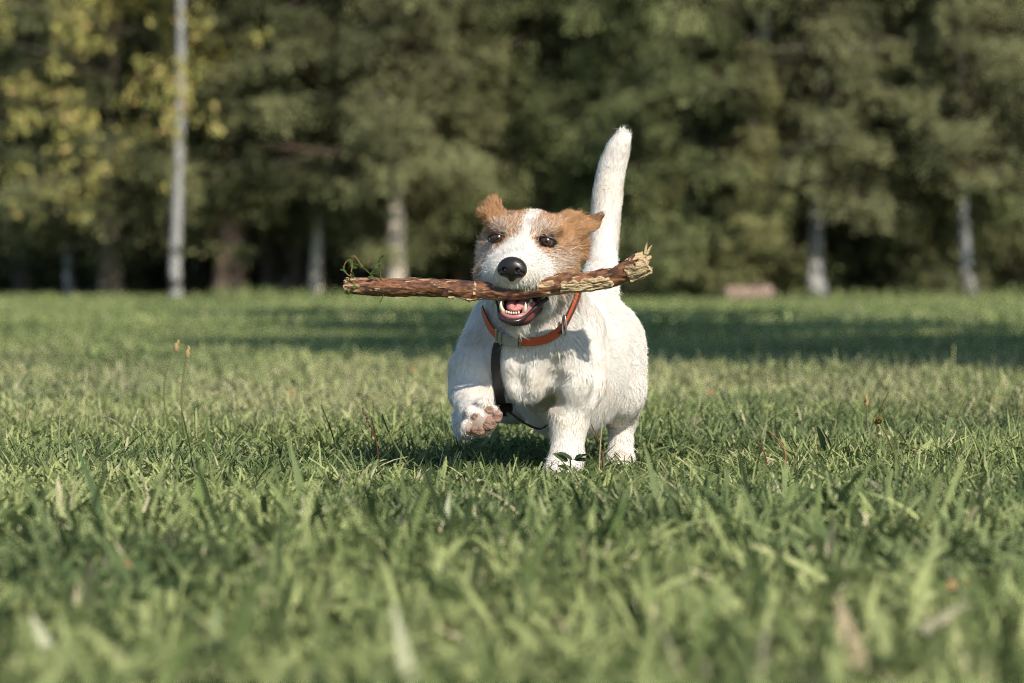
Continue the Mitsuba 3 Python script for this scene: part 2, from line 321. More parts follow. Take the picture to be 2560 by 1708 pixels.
# ---- nose
def build_nose():
    Nf = Field([-.034, .050, -.080], [.034, .105, -.012], .0009)
    Nf.ell((0, .074, -.040), (.0225, .017, .0165), None, .004)
    Nf.cone((-.0135, .076, -.046), (.0135, .076, -.046), .0115, .0115, .006)
    Nf.cone((0, .076, -.05), (0, .075, -.060), .009, .0055, .006)
    for s in (-1, 1):
        Nf.cone((s * .0105, .093, -.0445), (s * .0125, .080, -.0455), .0034, .0042, .002, carve=True)
        Nf.cone((s * .0135, .092, -.0455), (s * .024, .080, -.0515), .0015, .0020, .0015, carve=True)
    Nf.cone((0, .0925, -.050), (0, .086, -.066), .0011, .0011, .0012, carve=True)
    v, f = Nf.nets(); v = v + (meshkit.noise(v * 1400, 5) - .5)[:, None] * .0004 * unit(v - [0, .07, -.045])
    return v @ HM.T + HO, f
scene['nose_bsdf'] = dict(type='principled', base_color=dict(type='rgb', value=[.020, .018, .019]), roughness=.34, specular=.5)
nv, nf = build_nose()
if np.linalg.det(HM) < 0: nf = nf[:, ::-1]
put('nose', (nv, nf), 'nose_bsdf', DOG)
# ---- mouth
scene['lip_bsdf'] = dict(type='principled', base_color=dict(type='rgb', value=[.030, .020, .023]), roughness=.28, specular=.5)
scene['gum_bsdf'] = dict(type='principled', base_color=dict(type='rgb', value=[.42, .17, .17]), roughness=.3, specular=.5)
scene['tongue_bsdf'] = dict(type='bumpmap', arbitrary=mikit.proc(lambda p, n, uv: mikit.noise(p.x * 900, p.y * 900, p.z * 900), eps=3e-4), scale=.0004,
                            bsdf=dict(type='principled', base_color=dict(type='rgb', value=[.56, .235, .235]), roughness=.33, specular=.5))
scene['tooth_bsdf'] = dict(type='principled', base_color=dict(type='rgb', value=[.78, .71, .56]), roughness=.25, specular=.5)
lip = spline([H(-.044, .018, -.094), H(-.033, .026, -.106), H(-.0265, .042, -.119), H(-.019, .056, -.1295), H(-.002, .0625, -.1335), H(.014, .058, -.1305), H(.0245, .045, -.121), H(.036, .028, -.108), H(.052, .016, -.094)], 40)
put('lower_lip', tube(lip, np.interp(np.linspace(0, 1, 40), [0, .3, .5, .7, 1], [.0022, .0024, .0048, .0024, .0034]), 10), 'lip_bsdf', DOG)
gum = spline([H(-.027, .020, -.103), H(-.0215, .040, -.1165), H(-.012, .0525, -.1245), H(0, .0555, -.1265), H(.012, .0525, -.1245), H(.0215, .040, -.1165), H(.029, .020, -.103)], 30)
G_ = put('gum', tube(gum, .0040, 10), 'gum_bsdf', DOG)
def tongue():
    v, f = ellip((0, 0, 0), (1, 1, 1), sub=5); x, y, z = v.T
    z2 = np.where(z > 0, z - .55 * np.exp(-(x / .22) ** 2) * np.clip(z, 0, 1), z) - .25 * x ** 2 * 0
    p = np.stack([x * .0185 * (1 - .12 * y), y * .040, z2 * .0105 - .006 * y], 1) + [.001, .017, -.1075]
    p[:, 2] += .0006 * (meshkit.noise(p * 500, 2) - .5)
    return p @ HM.T + HO, f[:, ::-1]
put('tongue', tongue(), 'tongue_bsdf', DOG)
for s in (-1, 1):
    b0, t0 = np.array([s * .0172, .0455, -.1185]), np.array([s * .0205, .0505, -.1000])
    cv = spline([H(*b0), H(*(b0 * .45 + t0 * .55 + np.array([s * .002, .003, 0]))), H(*t0)], 9)
    put('canine_tooth', tube(cv, [.0036, .0036, .0035, .0033, .0030, .0026, .002, .0013, .0004], 10), 'tooth_bsdf', DOG)
for x in (-.0105, -.0063, -.0021, .0021, .0063, .0105):
    c = H(x, .0555 - 20 * x * x, -.1195 + 12 * x * x); put('incisor_tooth', ellip(c, (.0018, .0020, .0024), HMR, 2), 'tooth_bsdf', DOG)
for s in (-1, 1):
    for j, (f_, z_) in enumerate(((.031, -.1065), (.022, -.1005))):
        put('molar_tooth', ellip(H(s * (.0225 + .002 * j), f_, z_), (.0028, .0045, .0045), HMR, 2), 'tooth_bsdf', DOG)
# ---- paw pads of the lifted foot
scene['pad_bsdf'] = dict(type='bumpmap', arbitrary=mikit.proc(lambda p, n, uv: mikit.fbm(p.x * 500, p.y * 500, p.z * 500), eps=4e-4), scale=.0015,
    bsdf=dict(type='principled', base_color=mikit.proc(lambda p, n, uv: mikit.mix([.30, .175, .135], [.10, .06, .045], mikit.smoothstep(.45, .75, mikit.fbm(p.x * 160, p.y * 160, p.z * 160)))), roughness=.6))
for c, a_, b_ in PADS:
    a = math.radians(-25); R = np.array([[math.cos(a), 0, -math.sin(a)], [0, 1, 0], [math.sin(a), 0, math.cos(a)]])
    v, f = ellip((0, 0, 0), (1, 1, 1), None, 4); v = np.sign(v) * np.abs(v) ** .85 * [a_, .0058, b_]; v = v @ R.T + c; v = v + (meshkit.noise(v * 220, 8) - .5)[:, None] * .0022 * unit(v - c)
    put('paw_pad', (v, f), 'pad_bsdf', DOG)
scene['claw_bsdf'] = dict(type='principled', base_color=dict(type='rgb', value=[.06, .045, .04]), roughness=.35)
for (px, py) in ((1179, 1088), (1252, 1031)):
    a = W(px, py, -.128); put('claw', tube(spline([a, a + [0, -.006, -.003], a + [0, -.010, -.007]], 6), [.0028, .0027, .0024, .002, .0014, .0005], 8), 'claw_bsdf', DOG)
# ------------------------------------------------------------------ the stick
def bark_tex(p, n, uv):
    u, a = uv.x * 9.0, uv.y
    streak = mikit.fbm(u * 6, a * 26, 3.1); big = mikit.fbm(u * 1.3, a * 5, 9.7); fine = mikit.fbm(u * 30, a * 60, 1.2)
    c = mikit.mix([.060, .030, .021], [.26, .115, .055], mikit.smoothstep(.35, .68, streak * .55 + big * .45))
    c = mikit.mix(c, [.36, .17, .07], mikit.smoothstep(.62, .75, mikit.fbm(u * 2.2, a * 9, 5.5)) * .8)
    c = mikit.mix(c, [.50, .34, .19], mikit.smoothstep(.66, .72, mikit.fbm(u * 3.4, a * 17, 21.5)) * .85)
    c = mikit.mix(c, [.52, .36, .20], mikit.smoothstep(.80, .30, mi.Float(uv.x) * 9.0) * mikit.smoothstep(.42, .55, mikit.fbm(u * 2.5, a * 13, 41.5)) * .9)
    c = mikit.mix(c, [.55, .38, .2], mikit.smoothstep(.985, .998, mikit.noise(u * 15, a * 30, 7.7)))
    return c * (.75 + .5 * fine)
scene['bark_bsdf'] = dict(type='bumpmap', arbitrary=mikit.proc(lambda p, n, uv: mikit.fbm(p.x * 140, p.y * 500, p.z * 500), eps=4e-4), scale=.0012,
    bsdf=dict(type='principled', base_color=mikit.proc(bark_tex), roughness=.32, specular=.5))
def wood_tex(p, n, uv):
    c = mikit.mix([.40, .27, .14], [.66, .52, .33], mikit.fbm(p.x * 70, p.y * 420, p.z * 420))
    return mikit.mix(c, [.13, .07, .035], mikit.smoothstep(.60, .76, mikit.fbm(p.x * 110, p.y * 320, p.z * 320 + 9)))
scene['wood_bsdf'] = dict(type='bumpmap', arbitrary=mikit.proc(lambda p, n, uv: mikit.fbm(p.x * 160, p.y * 800, p.z * 800), eps=4e-4), scale=.003,
    bsdf=dict(type='principled', base_color=mikit.proc(wood_tex), roughness=.7))
YS = lambda px: -.165 - (px - 1282) / 360 * .028                      # the stick's near end is the right one
axis_px = [(861, 715, 22.5), (1000, 719, 24), (1130, 723, 25), (1282, 727, 25), (1390, 714, 25.5), (1480, 703, 26), (1550, 686, 27), (1598, 663, 33), (1622, 648, 37)]
axis = spline([np.r_[W(x, y, YS(x)), r * .93 * 6.43 / FPX] for x, y, r in axis_px], 420)
STK = thing('stick', 'thick brown broken branch with peeled bark held crosswise in the dog\'s mouth', 'stick')
def frame_on(i, a):
    t = unit(np.gradient(axis[:, :3], axis=0))[i]; e1 = unit(np.cross(t, np.array([0, -1.0, 0]))); e1 = np.where(e1[..., 2:] > 0, e1, -e1)
    e2 = np.cross(t, e1); e2 = np.where(e2[..., 1:2] < 0, e2, -e2)       # e1 up, e2 towards the camera
    return e1 * np.sin(a)[..., None] + e2 * np.cos(a)[..., None]           # a = 0 faces the camera, pi/2 up
def stick_surface(i, a, extra=0.0):
    nrm = frame_on(i, a); r = axis[i, 3]; p0 = axis[i, :3] + nrm * r[..., None]
    bump = (meshkit.fbm(p0 * [22, 60, 60], 3, 5) - .5) * .0065 + (meshkit.fbm(p0 * [90, 200, 200], 2, 9) - .5) * .0022
    knots = sum(.0045 * np.exp(-((i - k) / w) ** 2) * np.exp(-(((a - b + np.pi) % (2 * np.pi) - np.pi) / .6) ** 2) for k, w, b in ((175, 9, -1.3), (92, 7, 2.3), (300, 10, 1.4), (212, 8, 1.2)))
    return axis[i, :3] + nrm * (r + bump + knots + extra)[..., None]
def stick_patch(i0, i1, a0, a1, ni, na, extra=0.0):
    I, A = np.meshgrid(np.linspace(i0, i1, ni).astype(int), np.linspace(a0, a1, na), indexing='ij')
    v = stick_surface(I, A, extra); uv = np.stack([I / 419.0, A / (2 * np.pi)], -1)
    f = [(x * na + y, (x + 1) * na + y, (x + 1) * na + y + 1, x * na + y + 1) for x in range(ni - 1) for y in range(na - 1)]
    f = np.array(f); f = np.vstack([f[:, [0, 1, 2]], f[:, [0, 2, 3]]])
    return v, f, uv, I, A
def orient(v, f, c):
    n = np.cross(v[f[:, 1]] - v[f[:, 0]], v[f[:, 2]] - v[f[:, 0]]); out = (n * (v[f].mean(1) - c)).sum(1)
    return f if out.sum() > 0 else f[:, ::-1]
v, f, uv, I, A = stick_patch(2, 408, 0, 2 * np.pi, 360, 64)
rag = np.where(I > 395, (I - 395) / 13.0, 0) * (meshkit.noise(np.stack([np.cos(A) * 3, np.sin(A) * 3, A * 0], -1) * 1.6, 3) - .55) * .028
v = v + unit(axis[-1, :3] - axis[-12, :3]) * rag[..., None]
v = v.reshape(-1, 3); cen = axis[I.ravel(), :3]; nn = np.cross(v[f[:, 1]] - v[f[:, 0]], v[f[:, 2]] - v[f[:, 0]])
if ((nn * (v[f].mean(1) - cen[f].mean(1))).sum(1)).sum() < 0: f = f[:, ::-1]
put('bark', (v, f), 'bark_bsdf', STK, uv=uv.reshape(-1, 2))
def wood_patch(i0, i1, a0, a1, seed, thick=.0022, ni=110, na=50):
    v, f, uv, I, A = stick_patch(i0, i1, a0, a1, ni, na)
    s, q = (I - i0) / (i1 - i0), (A - a0) / (a1 - a0)
    d = np.minimum(np.minimum(s, 1 - s) * 3.0, np.minimum(q, 1 - q) * 1.1)
    P = np.stack([s * 6, q * 3, s * 0 + seed], -1); m = d + (meshkit.fbm(P * 1.7, 3, seed) - .5) * .55
    h = sstep(.10, .17, m); crag = (meshkit.fbm(np.stack([I * .09, A * 7, I * 0 + seed], -1), 3, seed + 3) - .5)
    nrm = frame_on(I, A); v = v + nrm * (-.003 + h * (thick + .003 + crag * .0075))[..., None]
    keep = (h.ravel()[f] > .02).any(1); f = f[keep]; used = np.unique(f); mp = np.full(v.size // 3, -1); mp[used] = np.arange(len(used))
    v = v.reshape(-1, 3); cen = axis[I.ravel(), :3]; nn = np.cross(v[f[:, 1]] - v[f[:, 0]], v[f[:, 2]] - v[f[:, 0]])
    if ((nn * (v[f].mean(1) - cen[f].mean(1))).sum(1)).sum() < 0: f = f[:, ::-1]
    return v[used], mp[f]
put('bare_wood', wood_patch(290, 366, -1.45, .55, 4), 'wood_bsdf', STK, label='pale bare wood where the bark is torn off')
put('bare_wood', wood_patch(383, 416, -1.5, .65, 8, .0030, 60, 50), 'wood_bsdf', STK)
put('bare_wood', wood_patch(262, 288, -.3, .7, 15, .0008, 40, 24), 'wood_bsdf', STK)
put('bare_wood', wood_patch(140, 190, -1.35, -.85, 22, .0010, 80, 20), 'wood_bsdf', STK)
put('bare_wood', wood_patch(176, 181, -.9, 1.2, 31, .001, 12, 50), 'wood_bsdf', STK)
def end_cap(i, sgn, depth, seed):
    a = np.linspace(0, 2 * np.pi, 49)[:-1]; rings = []
    t = unit(axis[min(i + 4, 419), :3] - axis[max(i - 4, 0), :3])
    for rr in (1.0, .85, .65, .45, .25, .1):
        s = stick_surface(np.full(48, i), a); p = axis[i, :3] + (s - axis[i, :3]) * (rr * .97)
        rings.append(p + t * (sgn * depth * (meshkit.fbm(np.c_[p[:, 1:] * 260, np.full(48, seed)], 3, seed) - .35 - .2 * (rr == 1.0)))[:, None])
    v = np.vstack(rings); f = []
    for k in range(5):
        for j in range(48): f.append((k * 48 + j, k * 48 + (j + 1) % 48, (k + 1) * 48 + (j + 1) % 48)); f.append((k * 48 + j, (k + 1) * 48 + (j + 1) % 48, (k + 1) * 48 + j))
    f += [(240, 240 + j, 240 + j + 1) for j in range(1, 47)]
    return v, np.array(f)
scene['wood_two_bsdf'] = dict(type='twosided', bsdf=dict(type='principled', base_color=mikit.proc(wood_tex), roughness=.75))
put('broken_end', end_cap(2, -1, .008, 3), 'wood_two_bsdf', STK, smooth=30)
put('broken_end', end_cap(404, 1, .045, 6), 'wood_two_bsdf', STK, smooth=25)
tend = unit(axis[-1, :3] - axis[-20, :3])
for k in range(9):
    a = rng.uniform(0, 2 * np.pi); i = int(rng.integers(398, 407)); p = stick_surface(np.array([i]), np.array([a]), -.003)[0]
    d = unit(tend + rng.normal(size=3) * .18 + frame_on(np.array([i]), np.array([a]))[0] * .15); L = rng.uniform(.005, .012)
    put('splinter', tube([p - d * .004, p + d * L * .5, p + d * L], [.0028, .0022, .0004], 5), 'wood_two_bsdf', STK, smooth=False)
for k, (px, py, dx, dy) in enumerate(((1612, 622, .004, .014), (1617, 622, .009, .010), (1615, 630, .001, -.009))):
    p = W(px, py + 14, YS(px)); put('splinter', tube([p, p + [dx * .5, 0, dy * .6 + .004], p + [dx, -.002, dy + .006]], [.0024, .0019, .0004], 5), 'wood_two_bsdf', STK, smooth=False)
for k in range(26):                                                    # small chips and rough flakes of bark
    i = int(rng.integers(20, 400)); a = rng.uniform(-1.5, 1.8); p = stick_surface(np.array([i]), np.array([a]), .0002)[0]; nr = frame_on(np.array([i]), np.array([a]))[0]
    if 150 < i < 215: continue
    t = unit(axis[i + 3, :3] - axis[i - 3, :3]); L = rng.uniform(.003, .008); s = unit(np.cross(t, nr)) * rng.uniform(.0008, .002)
    q = [p - t * L - s, p - t * L + s, p + t * L + nr * .002 + s * .4, p + t * L + nr * .002 - s * .4, p - nr * .002]
    put('bark_flake', (np.array(q), np.array([[0, 1, 2], [0, 2, 3], [0, 3, 4], [3, 2, 4], [2, 1, 4], [1, 0, 4]])), 'wood_two_bsdf' if k % 3 else 'bark_bsdf', STK, smooth=False, uv=np.full((5, 2), .4))

# ------------------------------------------------------------------ leaf material and leaf shapes, the torn weed on the stick
scene['leaf_bsdf'] = dict(type='principledthin', base_color=dict(type='mesh_attribute', name='vertex_color'), roughness=.5, spec_trans=0.0, diff_trans=.7, eta=1.4)
def leaf(base, d, up, L, w, segs=5, fold=.25, curl=.3, shape=0.0):
    """A leaf blade: two strips that meet along a sunken midrib."""
    d, up = unit(np.asarray(d, float)), np.asarray(up, float); side = unit(np.cross(d, up)); nr = np.cross(side, d)
    s = np.linspace(0, 1, segs + 1); width = w * (np.sin(np.pi * (s ** (.75 + shape))) ** .8) + w * .04; width[-1] = w * .02
    mid = np.asarray(base) + d * (L * s)[:, None] - nr * (curl * L * s ** 2)[:, None]
    v = np.concatenate([mid, mid + side * width[:, None] + nr * (fold * width)[:, None], mid - side * width[:, None] + nr * (fold * width)[:, None]])
    n = segs + 1; f = []
    for i in range(segs): f += [(i, i + 1, n + i + 1), (i, n + i + 1, n + i), (i, 2 * n + i, 2 * n + i + 1), (i, 2 * n + i + 1, i + 1)]
    return v, np.array(f)
def coloured(parts, cols):
    v, f = join(parts); c = np.concatenate([np.tile(np.clip(k, 0, 1), (len(p[0]), 1)) for p, k in zip(parts, cols)])
    return v, f, c
GRN = np.array([.085, .15, .045])
SPR = thing('weed_sprig', 'torn green weed sprig caught on the left end of the stick', 'plant')
def sp(x, y, dy=0.0): return W(x, y, YS(870) - .016 + dy)
stems = [[sp(975, 735), sp(955, 712), sp(925, 685), sp(905, 668, .01), sp(885, 660, .01), sp(870, 672, .01)], [sp(905, 668, .01), sp(880, 645, .008), sp(875, 690, .006), sp(866, 684)],
         [sp(880, 672), sp(872, 650), sp(862, 660), sp(862, 678)], [sp(958, 715), sp(952, 690, .01), sp(949, 660, .01), sp(953, 638, .01)], [sp(925, 685), sp(938, 672), sp(948, 657)], [sp(950, 690), sp(958, 720), sp(954, 750, .0), sp(949, 758)], [sp(880, 690), sp(868, 716, .004), sp(872, 738)]]
for k, s in enumerate(stems):
    st = put('stem', tube(spline(s, 14), .0009 if k != 1 else .0013, 6), 'leaf_bsdf', SPR, color=np.tile([.30, .20, .09] if k in (1, 2) else [.12, .16, .05], (14 * 6 + 2, 1)))
    pts = spline(s, 40)
    for j in range(7 if k in (1, 2, 6) else 4 if k < 5 else 2):
        p = pts[rng.integers(8, 40)]; d = unit(rng.normal(size=3) + [0, -.5, .3]); u = unit(rng.normal(size=3) + [0, -1, .6])
        v, f = leaf(p, d, u, rng.uniform(.006, .013), rng.uniform(.002, .004), 4, .2, .3)
        put('leaf', (v, f), 'leaf_bsdf', st, color=np.tile(GRN * rng.uniform(.6, 1.3), (len(v), 1)))
for x, y in ((1001, 711), (880, 720), (1017, 730)):
    p = sp(x, y, -.004); v, f = leaf(p, (1, 0, .5), (0, -1, .2), .009, .003, 4); put('leaf', (v, f), 'leaf_bsdf', SPR, color=np.tile(GRN, (len(v), 1)))

# ------------------------------------------------------------------ collar and harness
scene['web_bsdf'] = dict(type='twosided', bsdf=dict(type='bumpmap', arbitrary=mikit.proc(lambda p, n, uv: .5 + .5 * dr.sin(uv.x * 900), eps=2e-4), scale=.0006,
    bsdf=dict(type='principled', base_color=mikit.proc(lambda p, n, uv: mikit.mix([.52, .095, .03], [.045, .04, .045], mikit.smoothstep(.985, .995, mi.Float(uv.y) + mikit.smoothstep(.17, .19, mi.Float(uv.x)) * .9 * mikit.smoothstep(.24, .22, mi.Float(uv.y) * .5)))), roughness=.6)))
scene['strap_bsdf'] = dict(type='twosided', bsdf=dict(type='bumpmap', arbitrary=mikit.proc(lambda p, n, uv: .5 + .5 * dr.sin(uv.x * 700), eps=2e-4), scale=.0005,
    bsdf=dict(type='principled', base_color=dict(type='rgb', value=[.012, .012, .014]), roughness=.55)))
scene['metal_bsdf'] = dict(type='principled', base_color=dict(type='rgb', value=[.62, .60, .55]), metallic=1.0, roughness=.25)
scene['buckle_bsdf'] = dict(type='principled', base_color=dict(type='rgb', value=[.33, .33, .29]), roughness=.22, specular=.6)
def surface_loop(c, n_, th, off):
    """Where rays from c in the plane across n_ leave the body, off metres outside it."""
    n_ = unit(np.asarray(n_, float)); e1 = unit(np.cross([0, 1.0, 0], n_)); e2 = np.cross(n_, e1); out = []
    for t in th:
        d = e1 * math.cos(t) + e2 * math.sin(t); r = np.arange(.02, .20, .0008); fld = B.at(np.asarray(c) + r[:, None] * d)
        k = np.argmax(fld > off); out.append(np.asarray(c) + d * r[k])
    return np.array(out)
def band(path, w, along, thick=.002, lift=.001):
    """A strap of width w over the path; along = the direction across its width."""
    from scipy.ndimage import gaussian_filter1d
    n = len(path); t = unit(np.gradient(path, axis=0)); along = np.broadcast_to(along, path.shape)
    a = unit(along - t * (along * t).sum(1)[:, None]); nr = B.grad(path); nr = unit(nr - t * (nr * t).sum(1)[:, None] - a * (nr * a).sum(1)[:, None])
    q = np.stack([path - a * w / 2, path + a * w / 2, path + a * w / 2 + nr * thick, path - a * w / 2 + nr * thick], 1).reshape(-1, 3)
    s = np.r_[0, np.cumsum(np.linalg.norm(np.diff(path, axis=0), axis=1))]; f = []
    for i in range(n - 1):
        for j in range(4): f.append((i * 4 + j, i * 4 + (j + 1) % 4, (i + 1) * 4 + (j + 1) % 4)); f.append((i * 4 + j, (i + 1) * 4 + (j + 1) % 4, (i + 1) * 4 + j))
    f += [(0, 1, 2), (0, 2, 3), (n * 4 - 4, n * 4 - 2, n * 4 - 3), (n * 4 - 4, n * 4 - 1, n * 4 - 2)]
    return q, np.array(f), np.stack([np.repeat(s, 4), np.tile([0, 1, 1, 0], n)], 1)
def hit(px, py, off=.007):
    """The point on the dog's coat on the line of sight of a pixel, as a world position."""
    o = W(px, py, -.27); d = unit(o - CAM); t = np.arange(0, .7, .0008); k = np.argmax(B.at(o + t[:, None] * d) < off); return o + d * t[k]
COL = thing('dog_collar', 'orange webbing collar with a grey buckle around the dog\'s neck', 'collar')
path = spline([hit(1207, 772, .0095), hit(1217, 800, .0095), hit(1236, 830, .0095), hit(1262, 847, .0095), hit(1300, 854, .0095), hit(1340, 853, .0095), hit(1375, 843, .0095), hit(1402, 822, .0095), hit(1424, 785, .008), hit(1440, 748, .008), hit(1446, 725, .008)], 90)
v, f, uv = band(path, .0145, np.array([0, -.25, 1.0]), .0024)
put('webbing', (v, f), 'web_bsdf', COL, smooth=False, uv=uv)
bpth = path[25:39]; v, f, uv = band(bpth + B.grad(bpth) * .001, .0150, np.array([0, -.25, 1.0]), .006)
bk = put('buckle', (v, f), 'buckle_bsdf', COL, smooth=40)
for i in (25, 28, 39):
    c = path[i] + B.grad(path[i:i + 1])[0] * .009; put('bar', tube([c + [0, .003, -.012], c + [0, -.001, .0], c + [0, -.003, .012]], .0017, 8), 'metal_bsdf', bk)
c = path[66] + B.grad(path[66:67])[0] * .004
ring = [c + np.array([.003 * math.cos(t), -.004 - .003 * math.cos(t), .017 * math.sin(t)]) for t in np.linspace(0, 2 * np.pi, 25)]
put('slide_ring', tube(ring, .0017, 8, False), 'metal_bsdf', COL)
HRN = thing('dog_harness', 'black strap harness running down the dog\'s chest and under its belly', 'harness')
hp = spline([hit(1247, 858), hit(1240, 890), hit(1240, 930), hit(1246, 970), hit(1252, 1010), hit(1256, 1040)], 40)
v, f, uv = band(hp, .0155, np.array([1.0, -.3, 0]), .003); put('chest_strap', (v, f), 'strap_bsdf', HRN, smooth=False, uv=uv)
scene['red_bsdf'] = dict(type='principled', base_color=dict(type='rgb', value=[.45, .03, .03]), roughness=.5)
v, f, uv = band(hp[27:33] + B.grad(hp[27:33]) * .0035, .008, np.array([1.0, -.3, 0]), .0012); put('red_tag', (v, f), 'red_bsdf', HRN, smooth=False)
hb = surface_loop((.068, .085, .17), (.1, 1.0, .05), np.linspace(0, np.pi * 2, 121), .006)
hb = hb - B.grad(hb) * (.016 * sstep(.05, .09, hb[:, 0] + (hb[:, 2] > .22) * .2))[:, None] + np.array([0, 0, -1.0]) * (.044 * sstep(.22, .09, hb[:, 2]))[:, None]
v, f, uv = band(hb, .015, np.array([.1, 1.0, 0]), .003); put('belly_strap', (v, f), 'strap_bsdf', HRN, smooth=False, uv=uv)
c = hb[np.argmin(np.abs(hb[:, 0] + .012) + 9 * (hb[:, 2] > .15))] + [0, -.012, -.004]
m = trimesh.creation.box((.030, .012, .016)); m = m.subdivide().subdivide(); m.vertices *= 1 - .25 * (np.linalg.norm(m.vertices / [.015, .006, .008], axis=1)[:, None] - 1).clip(0)
put('clip', (m.vertices + c, m.faces), 'strap_bsdf', HRN, smooth=True)
# ------------------------------------------------------------------ lawn: soil sheet and grass
def hz(x, y):
    P = np.stack([np.asarray(x, float) * .9, np.asarray(y, float) * .9, np.zeros_like(np.asarray(x, float))], -1)
    near = np.exp(-((np.asarray(x)-.06) ** 2 + (np.asarray(y) - .1) ** 2) / .45 ** 2)
    return (meshkit.noise(P, 2) - .5) * .035 * (1 - near) * sstep(40, 8, np.asarray(y, float)) - .020 * near
ax = np.unique(np.r_[np.linspace(-700, -20, 18), np.linspace(-20, 20, 81), np.linspace(20, 700, 18)]); ay = np.unique(np.r_[np.linspace(-120, -8, 12), np.linspace(-8, 20, 71), np.linspace(20, 120, 51), np.linspace(120, 1200, 18)])
gx, gy = np.meshgrid(ax, ay, indexing='ij'); gv = np.stack([gx, gy, hz(gx, gy)], -1).reshape(-1, 3); na = len(ay)
i, j = np.meshgrid(np.arange(len(ax) - 1), np.arange(na - 1), indexing='ij'); q = np.stack([i * na + j, (i + 1) * na + j, (i + 1) * na + j + 1, i * na + j + 1], -1).reshape(-1, 4)
def soil(p, n, uv):
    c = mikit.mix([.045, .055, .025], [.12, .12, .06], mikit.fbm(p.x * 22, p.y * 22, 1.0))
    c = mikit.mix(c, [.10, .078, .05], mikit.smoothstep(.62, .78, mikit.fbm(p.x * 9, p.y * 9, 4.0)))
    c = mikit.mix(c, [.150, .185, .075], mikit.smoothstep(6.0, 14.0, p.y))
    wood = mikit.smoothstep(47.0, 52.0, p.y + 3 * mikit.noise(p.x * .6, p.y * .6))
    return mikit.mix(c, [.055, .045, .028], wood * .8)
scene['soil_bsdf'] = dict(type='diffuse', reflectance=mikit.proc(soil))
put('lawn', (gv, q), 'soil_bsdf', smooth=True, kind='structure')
def grass_tex(p, n, uv):
    r, t = mi.Float(uv.x), mi.Float(uv.y)
    patch = mikit.fbm(p.x * 1.1, p.y * .8, 3.0); fine = mikit.noise(p.x * 5, p.y * 5, 8.0)
    g = mikit.mix([.085, .132, .046], [.45, .505, .222], mikit.smoothstep(.1, .9, r * .65 + patch * .5 - .05))
    g = mikit.mix(g, [.095, .150, .075], mikit.smoothstep(.55, .75, mikit.noise(p.x * 1.7, p.y * 1.7, 20.0)) * .45)
    dry = mikit.smoothstep(.93, .97, r + (fine - .5) * .06 + .07 * mikit.smoothstep(.8, 2.0, p.y) * mikit.smoothstep(9.0, 5.0, p.y) * mikit.smoothstep(.3, .6, patch))
    g = mikit.mix(g, [.50, .465, .28], .36 * mikit.smoothstep(.6, 2.4, p.y) * mikit.smoothstep(11.0, 6.0, p.y) * mikit.smoothstep(.30, .62, mikit.fbm(p.x * 2.1, p.y * 1.1, 33.0)))
    g = mikit.mix(g, [.56, .50, .34], dry * .85)
    g = mikit.mix([.34, .35, .19], g, mikit.smoothstep(-.1, .45, t))
    return g
scene['grass_bsdf'] = dict(type='principledthin', base_color=mikit.proc(grass_tex), roughness=.30, spec_trans=0.0, diff_trans=.5, eta=1.5)
def blades(n, size, hmin, hmax, wmin, wmax, segs, lean, seed, wide=0.0):
    g = np.random.default_rng(seed); p = np.c_[g.uniform(-size / 2, size / 2, (n, 2)), np.zeros(n)]
    h = g.uniform(hmin, hmax, n) * (.65 + .7 * meshkit.noise(p * 14 / max(size, .5), seed)); a = g.uniform(0, 2 * np.pi, n)
    tilt = np.abs(g.normal(0, lean, n)) + .08; d = np.c_[np.cos(a) * np.sin(tilt), np.sin(a) * np.sin(tilt), np.cos(tilt)]; drop = g.uniform(.0, .55, n) ** 1.2 * h
    tw = g.uniform(0, 2 * np.pi, n); side = np.c_[np.cos(tw), np.sin(tw), g.normal(0, .15, n)]; side = unit(side - d * (side * d).sum(1)[:, None])
    w = g.uniform(wmin, wmax, n) / 2; cut = g.random(n) < .5; r = g.random(n); V, UV = [], []
    for k in range(segs + 1):
        t = k / segs; q = p + d * (h * t)[:, None] + np.c_[np.cos(a), np.sin(a), np.full(n, -.7)] * (drop * t * t)[:, None]
        q[:, 2] = np.maximum(q[:, 2], .002); ww = w * (1 - (.25 if k < segs else 0) * t) * np.where((k == segs) & ~cut, .08, np.where(k == segs, .6, 1.0))
        V += [q - side * ww[:, None], q + side * ww[:, None]]; UV += [np.c_[r, np.full(n, t)]] * 2
    V = np.stack(V, 1); m = V.shape[1]; o = np.arange(n)[:, None] * m; f = []
    for k in range(segs): f += [o + [2 * k, 2 * k + 1, 2 * k + 3], o + [2 * k, 2 * k + 3, 2 * k + 2]]
    return V.reshape(-1, 3), np.concatenate(f), np.stack(UV, 1).reshape(-1, 2)
def weeds(n, size, seed):
    g = np.random.default_rng(seed); out, uvs = [], []
    for k in range(n):
        c = np.r_[g.uniform(-size / 2, size / 2, 2), .004]; a0 = g.uniform(0, 6.28); kind = g.random()
        for j in range(int(g.integers(3, 7))):
            a = a0 + j * 6.28 / 5 + g.normal(0, .3); L = g.uniform(.014, .034) if kind < .6 else g.uniform(.03, .06); z = g.uniform(.1, .8)
            v, f = leaf(c + [0, 0, g.uniform(0, .022)], (math.cos(a), math.sin(a), z), (0, 0, 1), L, L * (.34 if kind < .6 else .16), 4, .2, g.uniform(.2, .6), -.2 if kind < .6 else .3)
            out.append((v, f)); uvs.append(np.tile([g.uniform(0, .5), .8], (len(v), 1)))
    v, f = join(out); return v, f, np.vstack(uvs)
def patch_mesh(parts):
    v, f = join([(a, b) for a, b, _ in parts]); return v, f, np.vstack([c for _, _, c in parts])
def group(name, entries):
    scene[name] = dict(type='shapegroup', **entries)
